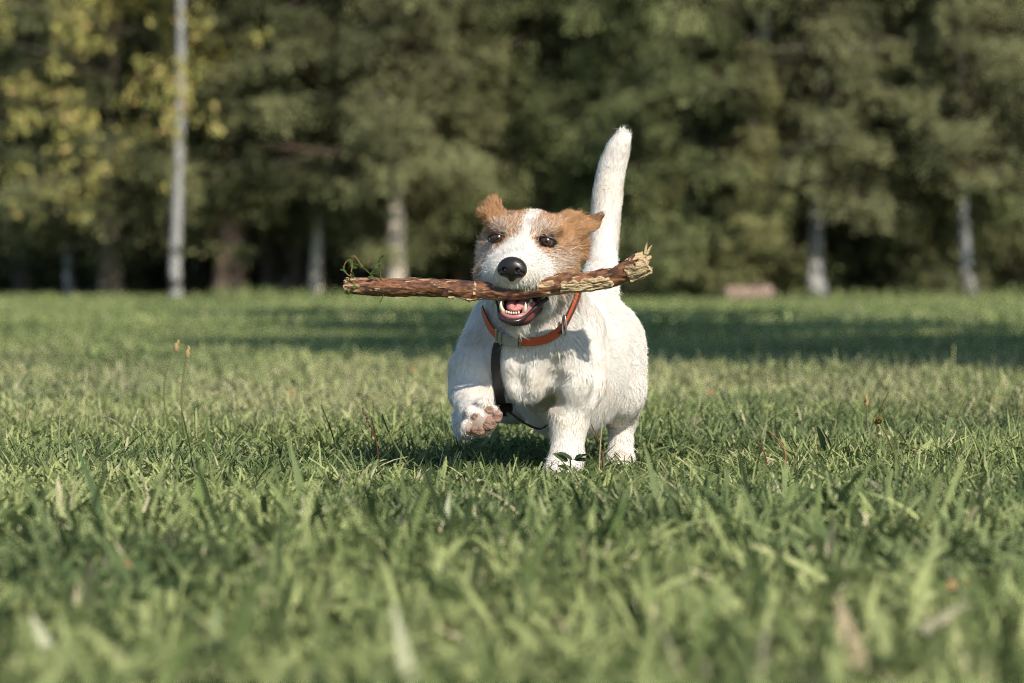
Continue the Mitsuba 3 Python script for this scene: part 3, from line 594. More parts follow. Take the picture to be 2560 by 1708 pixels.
def gshape(m, bsdf='grass_bsdf', up=.25):
    v, f, uv = m; n = np.zeros_like(v); fn = unit(np.cross(v[f[:, 1]] - v[f[:, 0]], v[f[:, 2]] - v[f[:, 0]])); fn = fn * np.where(fn[:, 2:] < 0, -1, 1)
    for k in range(3): np.add.at(n, f[:, k], fn)
    return dict(type='ply', filename=meshkit.write_ply((v, f), False, uv, None, unit(unit(n) + [0, 0, up])), face_normals=False, bsdf=dict(type='ref', id=bsdf))
for k in range(4):
    group(f'turf_near_{k}', dict(blade=gshape(patch_mesh([blades(1600, .54, .016, .055, .0030, .0066, 3, .75, 100 + k), blades(260, .54, .04, .085, .0018, .0040, 4, .45, 130 + k), blades(600, .54, .02, .06, .002, .005, 2, 1.35, 150 + k), weeds(34, .5, 170 + k), blades(46, .54, .03, .07, .006, .011, 4, .8, 180 + k)]))))
for k in range(3):
    group(f'turf_front_{k}', dict(blade=gshape(patch_mesh([blades(1450, .54, .016, .055, .0030, .0065, 3, .75, 400 + k), blades(120, .54, .04, .10, .006, .012, 4, .75, 430 + k), blades(300, .54, .02, .07, .004, .009, 2, 1.3, 450 + k), weeds(80, .5, 470 + k)]), up=.8)))
for k in range(2):
    group(f'turf_mid_{k}', dict(blade=gshape(patch_mesh([blades(5200, 1.56, .020, .062, .0045, .010, 2, .6, 200 + k), blades(300, 1.56, .05, .10, .003, .006, 3, .35, 230 + k), weeds(70, 1.5, 260 + k)]))))
    group(f'turf_far_{k}', dict(blade=gshape(blades(3600, 4.1, .025, .075, .012, .032, 1, .5, 300 + k))))
count = 0
def sow(kind, n, size, y0, y1, extra):
    global count
    g = np.random.default_rng(5 + n + int(y0 * 10 + 100))
    for iy in range(int(round((y1 - y0) / size))):
        y = y0 + (iy + .5) * size; half = .1333 * (y - CAM[1] + size / 2) + extra; m = int(math.ceil(half / size))
        for ix in range(-m, m + 1):
            x = ix * size + (.5 * size if iy % 2 else 0); e = size * .3
            if abs(x) - size / 2 > half: continue
            z = float(hz(x, y)); sx = math.degrees(math.atan(float(hz(x, y + e) - hz(x, y - e)) / (2 * e))); sy = -math.degrees(math.atan(float(hz(x + e, y) - hz(x - e, y)) / (2 * e)))
            count += 1
            scene[f'grass__{count:03d}'] = dict(type='instance', group=dict(type='ref', id=f'{kind}_{g.integers(n)}'),
                to_world=T().translate([x, y, z]).rotate([1, 0, 0], sx).rotate([0, 1, 0], sy).rotate([0, 0, 1], 90.0 * int(g.integers(4))).scale([1, 1, float(g.uniform(.85, 1.15) + (g.uniform(.3, 2.2) if y > 44 else 0)) * (1 - .52 * math.exp(-((x - .08) / .5) ** 2 - ((y + .05) / .55) ** 2))]))
sow('turf_front', 3, .5, -5.0, -1.5, .9)
sow('turf_near', 4, .5, -1.5, 3.0, .9)
sow('turf_mid', 2, 1.5, 3.0, 16.5, 1.3)
sow('turf_far', 2, 4.0, 16.5, 56.5, 2.2)
labels['grass'] = dict(kind='stuff', label='short mown green grass of the lawn with dry straw blades in it', category='grass')
# ------------------------------------------------------------------ trees at the edge of the wood
def quads(c, d, w, L, wd, roll):
    """Leaf diamonds at c along d, one pair of triangles each."""
    d = unit(d); s = unit(np.cross(d, w)); u = np.cross(s, d); s = s * np.cos(roll)[:, None] + u * np.sin(roll)[:, None]
    a, b = c, c + d * L[:, None]; m = c + d * (L * .45)[:, None]; n = len(c)
    v = np.stack([a, m - s * wd[:, None], b, m + s * wd[:, None]], 1).reshape(-1, 3); o = np.arange(n)[:, None] * 4
    return v, np.concatenate([o + [0, 1, 2], o + [0, 2, 3]])
def trunk_mesh(H, r, lean=(0, 0), seed=0, wob=.06, flare=1.25, n=26, sides=14):
    z = np.r_[-.15, np.linspace(0, H, n)]; g = np.random.default_rng(seed); ph = g.uniform(0, 6, 4)
    x = lean[0] * z / H * 1.0 + wob * np.sin(z * .7 + ph[0]) * (z > .3); y = lean[1] * z / H + wob * np.sin(z * .55 + ph[1]) * (z > .3)
    rad = r * (1 - .92 * np.clip(z / H, 0, 1) ** .9) * (1 + (flare - 1) * np.exp(-np.clip(z, 0, 9) / .18))
    pts = np.c_[x, y, z]; v, f = tube(pts, rad, sides); k = len(v) - 2
    v[:k] += (meshkit.fbm(v[:k] * [6, 6, 2.5], 3, seed) - .5)[:, None] * unit(v[:k] - np.repeat(pts, sides, 0)) * r * .25
    return v, f, pts
def branch_mesh(a, b, r, sag=0.0):
    t = np.linspace(0, 1, 8); p = np.asarray(a) + (np.asarray(b) - a) * t[:, None]; p[:, 2] += sag * 4 * t * (1 - t)
    return tube(p, r * (1 - .75 * t), 6)
def spruce(H, R, z0, seed, n_spray, tones, droop=.35, gap=1.0):
    g = np.random.default_rng(seed); nb = int((H - z0) / .085); C, D, L, Wd, col = [], [], [], [], []; br = []
    for k in range(nb):
        z = z0 + (H - z0) * (k + g.random()) / nb; Lb = (R * (1 - z / H) ** .75 + .15) * g.uniform(.55, 1.12); a = k * 2.39996 + g.normal(0, .35)
        o = np.array([math.cos(a), math.sin(a), 0]); lat = np.array([-o[1], o[0], 0]); lo = z < 6.2
        if z < 5.5 and k % 2 == 0: br.append(tube(np.array([[0, 0, z]] + [o * Lb * s + [0, 0, z - droop * Lb * s ** 1.4 + .10 * Lb * s ** 3] for s in (.35, .7, 1.0)]), [.028, .02, .012, .004], 5))
        m = int(n_spray * Lb / R * (1.0 if lo else .45)) + 4; s = g.uniform(.03, 1, m) ** .8
        wid = (.42 * Lb * (1.05 - s) ** .8 + .10); q = g.uniform(-1, 1, m); hang = g.random(m)
        p = o * (Lb * s)[:, None] + lat * (q * wid)[:, None]; p[:, 2] = z - droop * Lb * s ** 1.4 + .10 * Lb * s ** 3 - hang ** 1.3 * (.16 + .42 * meshkit.noise(np.c_[p[:, :2] * 2.2, np.full(m, k)], seed)) * gap
        d = o * .55 + lat * (np.sign(q) * .75)[:, None] + np.array([0, 0, -1.0]) * g.uniform(-.2, 1.2, m)[:, None] + g.normal(0, .45, (m, 3))
        sc = 1.0 if lo else 1.7; C.append(p); D.append(d); L.append(g.uniform(.07, .15, m) * sc); Wd.append(g.uniform(.018, .040, m) * sc)
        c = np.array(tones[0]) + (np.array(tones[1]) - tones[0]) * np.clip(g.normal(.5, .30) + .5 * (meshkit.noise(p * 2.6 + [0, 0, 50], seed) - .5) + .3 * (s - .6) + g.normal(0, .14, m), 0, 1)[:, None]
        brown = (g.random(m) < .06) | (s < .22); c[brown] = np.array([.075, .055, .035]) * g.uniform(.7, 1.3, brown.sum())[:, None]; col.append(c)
    C, D, L, Wd, col = map(np.concatenate, (C, D, L, Wd, col)); n = len(C)
    v, f = quads(C, D, np.array([0, 0, 1.0]) + g.normal(0, .3, (n, 3)), L, Wd, g.normal(0, .7, n))
    out = unit(np.c_[C[:, :2], .45 * np.linalg.norm(C[:, :2], axis=1)]); return (v, f, np.repeat(col, 4, 0), leaf_normals(v, out, .9)), join(br)
def leaf_normals(v, out, k):
    """Leaf normals that lean outwards, one for each quad."""
    q = v.reshape(-1, 4, 3); fn = unit(np.cross(q[:, 1] - q[:, 0], q[:, 2] - q[:, 0])); fn = fn * np.where((fn * out).sum(1) < 0, -1, 1)[:, None]
    return np.repeat(unit(fn + out * k), 4, 0)
def crown_shape(m):
    return dict(type='ply', filename=meshkit.write_ply((m[0], m[1]), False, None, m[2], m[3]), face_normals=False, bsdf=dict(type='ref', id='leaf_bsdf'))
def leafy(clumps, per, size, tones, seed, flat=.7):
    """Leaves gathered in clumps (x, y, z, radius)."""
    g = np.random.default_rng(seed); C, O, col = [], [], []
    for x, y, z, r in clumps:
        m = max(5, int(per * (r / .5) ** 2)); p = g.normal(size=(m, 3)); p = unit(p) * (g.random(m) ** .45 * r)[:, None] * [1, 1, flat]; O.append(p / r); p = p + [x, y, z]; C.append(p)
        k = g.random(m) * .5 + g.random() * .5; c = np.array(tones[0]) + (np.array(tones[1]) - tones[0]) * k[:, None]
        if len(tones) > 2: sw = g.random(m) < .14; c[sw] = np.array(tones[2]) * g.uniform(.8, 1.2, (sw.sum(), 1))
        col.append(c)
    C, col = np.concatenate(C), np.concatenate(col); n = len(C); d = g.normal(size=(n, 3)) + [0, 0, -.6]
    v, f = quads(C, d, g.normal(size=(n, 3)) + [0, -.4, .6], size * g.uniform(.7, 1.3, n), size * .42 * g.uniform(.7, 1.3, n), g.normal(0, .8, n))
    return v, f, np.repeat(col, 4, 0), leaf_normals(v, unit(np.concatenate(O) + [0, -.2, .35]), .5)
def bark(lo, hi, dark, amount, sx, sz):
    def fn(p, n, uv):
        c = mikit.mix(lo, hi, mikit.fbm(p.x * sx, p.y * sx, p.z * sz))
        return mikit.mix(c, dark, mikit.smoothstep(amount, amount + .08, mikit.fbm(p.x * 5 + 3, p.y * 5, p.z * 4.5)))
    return dict(type='diffuse', reflectance=mikit.proc(fn))
scene['spruce_bark_bsdf'] = bark([.10, .080, .065], [.24, .20, .165], [.05, .04, .034], .62, 14, 5)
scene['birch_bark_bsdf'] = bark([.24, .245, .25], [.44, .44, .44], [.07, .068, .065], .60, 7, 3)
scene['pale_bark_bsdf'] = bark([.36, .32, .27], [.56, .51, .44], [.16, .13, .11], .64, 14, 5)
scene['pine_bark_bsdf'] = bark([.20, .13, .10], [.34, .235, .19], [.09, .06, .05], .62, 14, 5)
GREEN, OLIVE, DARK, BROWN = ([.080, .108, .052], [.280, .325, .145]), ([.095, .110, .058], [.300, .315, .160]), ([.085, .105, .055], [.24, .27, .135]), ([.100, .110, .060], [.285, .300, .155])
kinds = dict(green=(12, 2.7, .7, 11, 430, GREEN, .40), bright=(11, 2.5, .65, 12, 430, ([.090, .118, .056], [.320, .355, .165]), .45), olive=(12, 2.6, 1.2, 13, 400, OLIVE, .28), brown=(12, 2.6, .9, 14, 380, BROWN, .35), dark=(13, 3.2, .35, 15, 260, DARK, .35))
kinds['young'] = (3.7, .85, .5, 16, 430, ([.085, .100, .048], [.270, .275, .125]), .35)
for k, (H_, R_, z0, sd, ns, tn, dp) in kinds.items():
    cr, (bv_, bf_) = spruce(H_, R_, z0, sd, ns, tn, dp); tv, tf, _ = trunk_mesh(H_, .17, seed=sd, wob=.03)
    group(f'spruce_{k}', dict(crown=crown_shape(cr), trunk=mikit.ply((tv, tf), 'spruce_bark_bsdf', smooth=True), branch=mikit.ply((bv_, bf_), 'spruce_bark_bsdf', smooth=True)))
turn = np.random.default_rng(3)
def stand(kind, px, Y, label, sc=1.0, grp=None, name='spruce_tree'):
    k = thing(name, label, 'tree', grp); x = W(px, 700, Y)[0]
    labels[k + '__branch'] = dict(kind='stuff')
    scene[k] = dict(type='instance', group=dict(type='ref', id=f'spruce_{kind}'), to_world=T().translate([x, Y, 0]).rotate([0, 0, 1], float(turn.uniform(0, 360))).scale([sc, sc, sc * float(turn.uniform(.95, 1.1))]))
for a in [('bright', 1440, 47.5, 'bright green spruce with drooping boughs directly behind the dog\'s raised tail'), ('green', 1690, 48.2, 'green spruce right of the dog\'s tail, left of the pale upper trunk'),
          ('green', 1225, 49.5, 'green spruce behind the dog\'s head and left ear', .95), ('bright', 1990, 48.6, 'light green spruce filling the space above the white leaning trunk', .95),
          ('olive', 890, 48.5, 'olive green spruce above the left half of the stick', 1.0), ('olive', 730, 48.0, 'dull olive spruce just right of the reddish pine trunk', 1.0),
          ('brown', 2240, 47.5, 'brownish green spruce between the two pale trunks on the right', 1.0), ('bright', 2530, 48.2, 'light green spruce at the right edge of the picture', 1.0),
          ('olive', 1060, 50.0, 'olive spruce above the pale tan trunk beside the stick', 1.0), ('brown', 2400, 51.0, 'brownish spruce just left of the thin right-hand birch', 1.1),
          ('olive', 330, 55.0, 'dark olive spruce behind the yellow maple leaves, left of the white birch', 1.0), ('olive', 110, 56.5, 'olive spruce behind the yellow leaves near the left edge', 1.05),
          ('green', 540, 57.0, 'green spruce behind the white birch and the reddish pine trunk', 1.05), ('green', 1560, 55.5, 'green spruce in the second row behind the dog\'s tail', 1.1), ('green', 1830, 57.0, 'green spruce in the second row behind the pale upper trunk', 1.1),
          ('young', 1875, 44.8, 'young spruce standing before the pale upper trunk right of the dog'), ('young', 2310, 46.5, 'young spruce between the white leaning trunk and the thin right-hand birch', .9), ('bright', 60, 50.5, 'light olive spruce behind the yellow maple leaves at the left edge'), ('olive', 265, 50.0, 'light olive spruce behind the maple leaves left of the white birch'), ('bright', 1745, 46.6, 'light green spruce deep between the dog\'s tail and the pale upper trunk'), ('green', 1335, 51.5, 'green spruce just left of the dog\'s tail'), ('olive', 570, 51.0, 'olive spruce directly behind the reddish pine trunk'), ('bright', 2320, 51.5, 'light green spruce behind the young spruce on the right'),
          ('young', 1640, 45.4, 'young spruce low behind the right end of the stick', .8), ('olive', 280, 47.6, 'olive spruce with hanging boughs between the maple leaves and the white birch', .95), ('olive', 675, 48.6, 'olive spruce a little way right of the reddish pine trunk', .9), ('olive', 965, 47.6, 'olive spruce straight above the pale tan trunk', .9), ('green', 1345, 48.8, 'green spruce close left of the dog\'s tail', .95), ('bright', 1595, 47.0, 'light green spruce close right of the dog\'s tail', .9), ('bright', 1725, 45.9, 'light green spruce with full boughs between the dog\'s tail and the young spruce', .9), ('brown', 1840, 48.4, 'brownish spruce behind the young spruce right of the tail', .95), ('bright', 2135, 48.2, 'light green spruce just right of the white leaning trunk', .95), ('green', 2440, 47.8, 'green spruce behind the thin right-hand birch', .95), ('brown', -160, 54.0, 'brownish spruce just past the left edge of the picture'), ('green', 2780, 53.0, 'green spruce just past the right edge of the picture')]:
    stand(a[0], a[1], a[2], a[3], a[4] if len(a) > 4 else 1.0)
for Y, step in ((62.0, 2.3), (70.0, 2.6), (80.0, 2.8), (92.0, 3.0)):
    half = .1333 * (Y + 6.6) + (10.0 if Y < 75 else 4.0)
    for x in np.arange(-half, half + .1, step):
        Yt = Y + turn.uniform(-1.6, 1.6); xt = x + turn.uniform(-.5, .5)
        stand('dark' if Y > 65 or turn.random() < .5 else 'olive', 1280 + xt / (Yt + 6.6) * FPX, Yt, 'dark spruce in the shaded rows deep behind the front trees', float(turn.uniform(.95, 1.25)), 'dark spruces deep in the wood', 'dark_spruce_tree')

def tree(name, label, px, Y, r, H, bark_, lean=(0, 0), clumps=None, needle=None, per=70, size=.09, tones=OLIVE, seed=1, wob=.05, grp=None, branches=()):
    t = thing(name, label, 'tree', grp); o = np.array([W(px, 740, Y)[0], Y, 0.0]); v, f, pts = trunk_mesh(H, r, lean, seed, wob); tk = put('trunk', (v + o, f), bark_, t, smooth=True)
    for (za, b, rb) in branches:
        i = np.argmin(np.abs(pts[:, 2] - za)); v, f = branch_mesh(pts[i] + o, np.asarray(b), rb, .05); put('limb', (v, f), bark_, tk, smooth=True)
    if needle:
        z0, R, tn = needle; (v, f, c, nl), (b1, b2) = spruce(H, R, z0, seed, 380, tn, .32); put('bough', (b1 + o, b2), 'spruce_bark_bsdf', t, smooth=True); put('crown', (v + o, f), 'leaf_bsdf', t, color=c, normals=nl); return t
    if clumps is None:
        g = np.random.default_rng(seed + 50); clumps = []
        for k in range(46):
            z = g.uniform(max(2.2, H * .3), H * 1.02); rr = (.25 + .9 * math.sin(np.clip((z - H * .2) / (H * .85), 0, 1) * np.pi)) * 1.5; a = g.uniform(0, 6.28); q = g.random() ** .5 * rr
            i = np.argmin(np.abs(pts[:, 2] - z)); clumps.append((pts[i, 0] + math.cos(a) * q, pts[i, 1] + math.sin(a) * q, z, g.uniform(.3, .6)))
    v, f, c, nl = leafy([(x + o[0], y + o[1], z, q) for x, y, z, q in clumps], per, size, tones, seed); put('crown', (v, f), 'leaf_bsdf', t, color=c, normals=nl)
    return t
BIRCH = ([.10, .105, .030], [.20, .185, .050])
YEL, YEL2 = ([.34, .36, .12], [.78, .70, .26], [.70, .50, .24]), ([.16, .17, .04], [.40, .36, .08])
tree('birch_tree', 'slim white birch trunk standing full height left of the dog', 440, 45.0, .082, 11.0, 'birch_bark_bsdf', (.08, 0), tones=BIRCH, seed=4)
tree('birch_tree', 'thin white birch among the yellow leaves near the left edge', 177, 48.6, .07, 9.0, 'birch_bark_bsdf', (.0, 3.0), tones=BIRCH, seed=5)
pinex = W(575, 740, 45.2)[0]
tree('pine_tree', 'thick reddish brown trunk between the white birch and the stick', 570, 46.6, .20, 13.0, 'pine_bark_bsdf', (.9, .4), needle=(1.65, 1.6, OLIVE), seed=6, branches=((2.0, W(835, 385, 44.0), .06),))
tree('young_tree', 'slender pale trunk between the white birch and the reddish pine', 495, 60.0, .085, 9.0, 'pale_bark_bsdf', seed=7)
tree('young_tree', 'short orange-lit trunk just left of the white birch', 370, 61.0, .13, 9.0, 'pine_bark_bsdf', seed=8)
tree('young_tree', 'thin grey trunk right of the reddish pine', 690, 63.0, .08, 9.0, 'pale_bark_bsdf', seed=9)
tree('aspen_tree', 'pale grey trunk just above the left end of the stick', 790, 46.0, .085, 10.0, 'pale_bark_bsdf', (.02, 4.0), seed=10, needle=(1.75, 1.7, OLIVE))
tree('aspen_tree', 'pale tan trunk rising behind the middle of the stick\'s left half', 983, 45.6, .13, 11.0, 'pale_bark_bsdf', (-.1, 4.0), seed=12, needle=(1.85, 1.8, BROWN))
tree('pine_tree', 'brown trunk close behind the dog\'s left-hand ear', 1160, 48.0, .12, 12.0, 'pine_bark_bsdf', seed=13, needle=(1.3, 2.2, OLIVE))
tree('aspen_tree', 'white leaning trunk lit by the sun right of the dog', 2043, 45.4, .13, 10.0, 'birch_bark_bsdf', (.45, 4.5), seed=14, needle=(1.5, 2.1, BROWN))
tree('birch_tree', 'thin grey-white birch near the right edge', 2428, 45.2, .085, 10.0, 'birch_bark_bsdf', (0, 4.5), seed=15, needle=(1.75, 1.9, BROWN))
tree('larch_tree', 'spruce with a pale upper trunk and a bare slanting branch right of the dog', 1925, 45.6, .14, 12.0, 'pale_bark_bsdf', (-.25, 0), seed=16, tones=OLIVE, branches=((1.75, W(2110, 350, 44.2), .06), (3.4, W(2200, 120, 44.6), .045)), needle=None)
tree('young_tree', 'pale sunlit trunk low between the thin left birch and the white birch', 265, 66.0, .12, 8.0, 'birch_bark_bsdf', seed=17)
tree('young_tree', 'pinkish trunk just right of the thin left birch', 205, 68.0, .10, 8.0, 'pine_bark_bsdf', seed=18)
tree('young_tree', 'pale trunk at the left edge of the picture', 2, 58.0, .10, 8.0, 'pine_bark_bsdf', seed=19)
# the maple whose yellow leaves hang into the upper left
g = np.random.default_rng(77); cl = []; mx = W(-330, 740, 46.5)[0]
for k in range(2600):
    px, py, Y = g.uniform(-420, 620), g.uniform(-420, 640), g.uniform(44.5, 49.5)
    lim = 600 - .55 * max(px - 120, 0) if px > 120 else 600
    den = sstep(lim + 30, lim - 120, py) * sstep(600, 430, px) * sstep(.46, .64, meshkit.noise(np.array([px / 52., py / 52., 3.0]), 7))
    if py > 330 and px > 330: den *= .3
    if g.random() < den * 1.0: cl.append(tuple(W(px, py, Y)) + (g.uniform(.08, .16),))
for px, py in ((640, 75), (632, 95), (650, 88), (545, 325), (530, 318), (470, 130), (480, 175), (455, 230), (430, 150), (452, 195), (415, 230), (470, 255), (492, 300), (440, 285), (428, 325), (462, 215), (500, 160), (400, 180), (445, 330), (455, 160), (440, 250)): cl.append(tuple(W(px, py, 44.2)) + (.13,))
for k in range(34): cl.append(tuple(W(g.uniform(120, 235), g.uniform(-20, 490), 44.3)) + (g.uniform(.09, .15),))
for k in range(60): cl.append((mx + g.normal(0, 1.5), 46.5 + g.normal(0, 1.5), g.uniform(5.5, 9), g.uniform(.3, .5)))
t = thing('maple_tree', 'maple with yellow autumn leaves hanging into the upper left corner', 'tree'); v, f, pts = trunk_mesh(9, .16, seed=21); o = np.array([mx, 46.5, 0]); tk = put('trunk', (v + o, f), 'spruce_bark_bsdf', t)
for (px, py, Y, za, rb) in ((480, 150, 46.4, 4.4, .022), (545, 320, 46.4, 4.0, .018), (300, 430, 46.8, 3.6, .02), (240, 560, 46.8, 3.0, .016), (640, 85, 45.8, 5.2, .018), (200, 30, 47, 5.4, .02)):
    i = np.argmin(np.abs(pts[:, 2] - za)); v, f = branch_mesh(pts[i] + o, W(px, py, Y), rb, .25); put('limb', (v, f), 'spruce_bark_bsdf', tk)
v, f, c, nl = leafy(cl, 110, .085, YEL, 22, 1.1); put('crown', (v, f), 'leaf_bsdf', t, color=c, normals=nl)
# trees beside the lawn, out of view to the right, that shade the dark band across it
for n_, (x, y, zc, r) in enumerate(((4.65, 4.1, 5.0, 2.25), (5.3, 8.6, 7.0, 1.9), (5.2, 14.4, 8.0, 2.1))):
    t = thing('lawn_tree', ('broad leafy tree beside the lawn nearest to the dog, right of the view', 'broad leafy tree beside the lawn, second from the dog, right of the view', 'broad leafy tree beside the lawn farthest from the dog, right of the view')[n_], 'tree'); g = np.random.default_rng(90 + n_)
    v, f, _ = trunk_mesh(zc + 1, .15, seed=30 + n_); put('trunk', (v + [x, y, 0], f), 'spruce_bark_bsdf', t)
    cl = []
    for k in range(150): q = unit(g.normal(size=3)) * g.random() ** .35 * [r, r, r * .85]; cl.append((x + q[0], y + q[1], zc + q[2], g.uniform(.5, .75)))
    v, f, c, nl = leafy(cl, 230, .16, GREEN, 60 + n_); put('crown', (v, f), 'leaf_bsdf', t, color=c, normals=nl)

for px, Y, w_, h_, lab in ((40, 52.5, .9, 1.3, 'dull brown shrub at the left edge under the yellow leaves'), (225, 54.0, 1.0, 1.0, 'low olive shrub left of the white birch'), (335, 56.0, .8, 1.2, 'olive shrub close left of the white birch'), (660, 57.0, .9, 1.0, 'low dark shrub right of the reddish pine trunk'),
        (885, 56.5, .9, 1.2, 'low olive shrub between the pale trunks above the stick'), (1090, 55.0, .8, 1.1, 'olive shrub left of the dog\'s head'), (2180, 50.5, .9, 1.0, 'olive brown shrub right of the white leaning trunk'), (2340, 49.0, .7, 1.2, 'olive brown shrub left of the thin right-hand birch'), (1960, 50.0, .6, .8, 'low green shrub left of the white leaning trunk'), (2520, 50.5, .7, 1.1, 'brownish shrub at the right edge')):
    t = thing('shrub', lab, 'shrub'); o = G(px, Y); gs = np.random.default_rng(int(px)); cl = []
    for k in range(34):
        a, q = gs.uniform(0, 6.28), gs.random() ** .5; z = gs.uniform(.1, 1) * h_ * (1 - .5 * q); cl.append((o[0] + math.cos(a) * q * w_, Y + math.sin(a) * q * w_ * .8, z, gs.uniform(.14, .28)))
    for k in range(5):
        a = gs.uniform(0, 6.28); v, f = branch_mesh(o, o + [math.cos(a) * .4 * w_, math.sin(a) * .4 * w_, h_ * .8], .02); put('stem', (v, f), 'spruce_bark_bsdf', t)
    v, f, c, nl = leafy(cl, 230, .07, ([.10, .105, .055], [.27, .26, .13]), int(px)); put('foliage', (v, f), 'leaf_bsdf', t, color=c, normals=nl)
# ------------------------------------------------------------------ single plants, leaves and the log
LB = 'leaf_bsdf'; g5 = np.random.default_rng(55)
def ground(px, Y):
    p = G(px, Y); p[2] = float(hz(p[0], p[1])); return p
def stalk(name, cat, label, px, Y, top, r, col, lean=None, head=None, leaves=0, bend=.01, group=None):
    """A stem that rises from the ground to the pixel top (px, py), with a head and a few leaves."""
    t = thing(name, label, cat, group); a = ground(px, Y); b = W(top[0], top[1], Y + g5.normal(0, .03)); m = (a + b) / 2 + [g5.normal(0, bend), g5.normal(0, bend), 0]
    p = spline([a, m, b], 14); v, f = tube(p, np.linspace(r, r * .6, 14), 6); put('stem', (v, f), LB, t, color=np.tile(col, (len(v), 1)))
    d = unit(p[-1] - p[-2])
    if head == 'bud':
        v, f = ellip(b + d * .006, (.0045, .0045, .009), None, 2); put('bud', (v, f), LB, t, color=np.tile([.52, .40, .20], (len(v), 1)))
        v, f = ellip(b + d * .016, (.0030, .0030, .006), None, 2); put('tuft', (v, f), LB, t, color=np.tile([.52, .40, .18], (len(v), 1)))
    if head == 'flower':
        pr = []
        for k in range(14):
            a_ = k * .45; v, f = leaf(b, unit([math.cos(a_), math.sin(a_), .5 + .3 * (k % 3)]), (0, 0, 1), .014, .0022, 3, .1, .5); pr.append((v, f))
        v, f = join(pr); put('petal', (v, f), LB, t, color=np.tile([.55, .33, .05], (len(v), 1)), smooth=False)
        v, f = ellip(b, (.006, .006, .006), None, 2); put('calyx', (v, f), LB, t, color=np.tile([.16, .12, .06], (len(v), 1)))
    if head == 'seed':
        pr = [ellip(b + d * (k * .0045) + g5.normal(0, .0016, 3), (.0018, .0018, .0035), None, 1) for k in range(-4, 5)]; v, f = join(pr); put('seed_head', (v, f), LB, t, color=np.tile([.24, .15, .13], (len(v), 1)))
    for k in range(leaves):
        i = int(g5.integers(1, 9)); dd = unit(np.r_[g5.normal(size=2), .5]); v, f = leaf(p[i], dd, (0, 0, 1), g5.uniform(.02, .04), .005, 4, .2, .5); put('leaf', (v, f), LB, t, color=np.tile(np.array([.12, .17, .06]) * g5.uniform(.8, 1.2), (len(v), 1)))
    return t
GR, ST, RD, DKG = [.20, .24, .10], [.55, .49, .33], [.22, .10, .07], [.08, .11, .05]
stalk('dandelion_stalk', 'plant', 'faded dandelion stalk with a pale bud, left one of the pair on the left lawn', 462, .75, (437, 876), .0022, GR, head='bud')
stalk('dandelion_stalk', 'plant', 'tall dandelion stalk with an orange-tipped bud, right one of the pair on the left lawn', 474, .55, (467, 893), .0024, GR, head='bud')
stalk('grass_stalk', 'plant', 'straight pale grass stalk standing alone far left', 158, -.1, (168, 962), .0017, [.34, .36, .20])
stalk('grass_stalk', 'plant', 'thin dark grass stalk leaning left, in the lawn left of the raised paw', 850, .1, (803, 1013), .0016, DKG)
stalk('grass_stalk', 'plant', 'long arching green blade left of the raised paw', 1045, .1, (955, 1036), .0022, GR, bend=.02)
stalk('grass_stalk', 'plant', 'brown seed stalk just left of the raised paw', 938, .1, (915, 1045), .0017, RD, head='seed')
stalk('grass_stalk', 'plant', 'green forked stalk in the middle of the left lawn', 485, -.3, (455, 1032), .0017, DKG, leaves=2)
stalk('grass_stalk', 'plant', 'reddish dry stalk in front of the dog\'s hind leg, left one of the pair', 1497, -.22, (1478, 1062), .0016, RD, leaves=1)
stalk('grass_stalk', 'plant', 'straw-coloured dry stalk in front of the dog\'s hind leg, right one of the pair', 1497, -.25, (1508, 1034), .0015, ST)
stalk('grass_stalk', 'plant', 'reddish dry stalk on the lawn right of the dog', 1932, -.2, (1921, 1078), .0016, [.40, .20, .12])
stalk('grass_stalk', 'plant', 'short brown stalk left of the reddish stalk on the right lawn', 1910, -.15, (1888, 1100), .0016, RD)
stalk('hawkweed_stalk', 'plant', 'wilted yellow flower on a bent brown stalk on the right lawn', 2246, .12, (2196, 1052), .0020, [.22, .19, .08], head='flower', bend=.012)
stalk('grass_stalk', 'plant', 'thin brown stalk rising from behind the wilted yellow flower', 2203, .2, (2222, 980), .0013, [.20, .14, .07])
stalk('grass_stalk', 'plant', 'tall thin green blade high on the far right lawn', 2400, .4, (2436, 975), .0016, [.14, .18, .07])
stalk('grass_stalk', 'plant', 'faded stalk with a round head left of the wilted flower', 2180, .6, (2166, 1012), .0018, [.36, .33, .22], head='bud')
stalk('grass_stalk', 'plant', 'long green blade slanting up to the right edge', 2345, -.2, (2305, 1055), .0020, GR)
stalk('grass_stalk', 'plant', 'long green blade slanting at the right edge', 2480, -.2, (2432, 1090), .0022, GR)
stalk('sorrel_stalk', 'plant', 'small purple seed stalk low on the right lawn, left one of two', 2310, -.25, (2302, 1142), .0016, RD, head='seed')
stalk('sorrel_stalk', 'plant', 'small purple seed stalk low on the right lawn, right one of two', 2434, -.25, (2428, 1150), .0016, RD, head='seed')
def straw(label, a, b, w, col, name='straw_blade', cat='straw'):
    """A single broad dry blade lying or leaning in the grass between two points."""
    a, b = np.asarray(a), np.asarray(b); d = b - a; L = np.linalg.norm(d); v, f = leaf(a, d, unit(np.array([.2, -1, .7])), L, w, 7, .25, .06, -.35); put_name = thing(name, label, cat)
    scene[put_name] = mikit.ply((v, f), LB, smooth=True, color=np.tile(col, (len(v), 1)))
PALE = [.62, .64, .44]
straw('pale broad blade standing blurred at the bottom, left of centre', ground(1030, -3.52) + [0, 0, .005], W(985, 1498, -3.52), .0075, PALE)
straw('pale dry blade blurred at the bottom left', ground(140, -3.35) + [0, 0, .004], W(75, 1520, -3.30), .0075, PALE)
straw('tan dry leaf blade blurred at the bottom right', ground(2150, -3.45) + [0, 0, .004], W(2095, 1470, -3.4), .011, [.50, .42, .28])
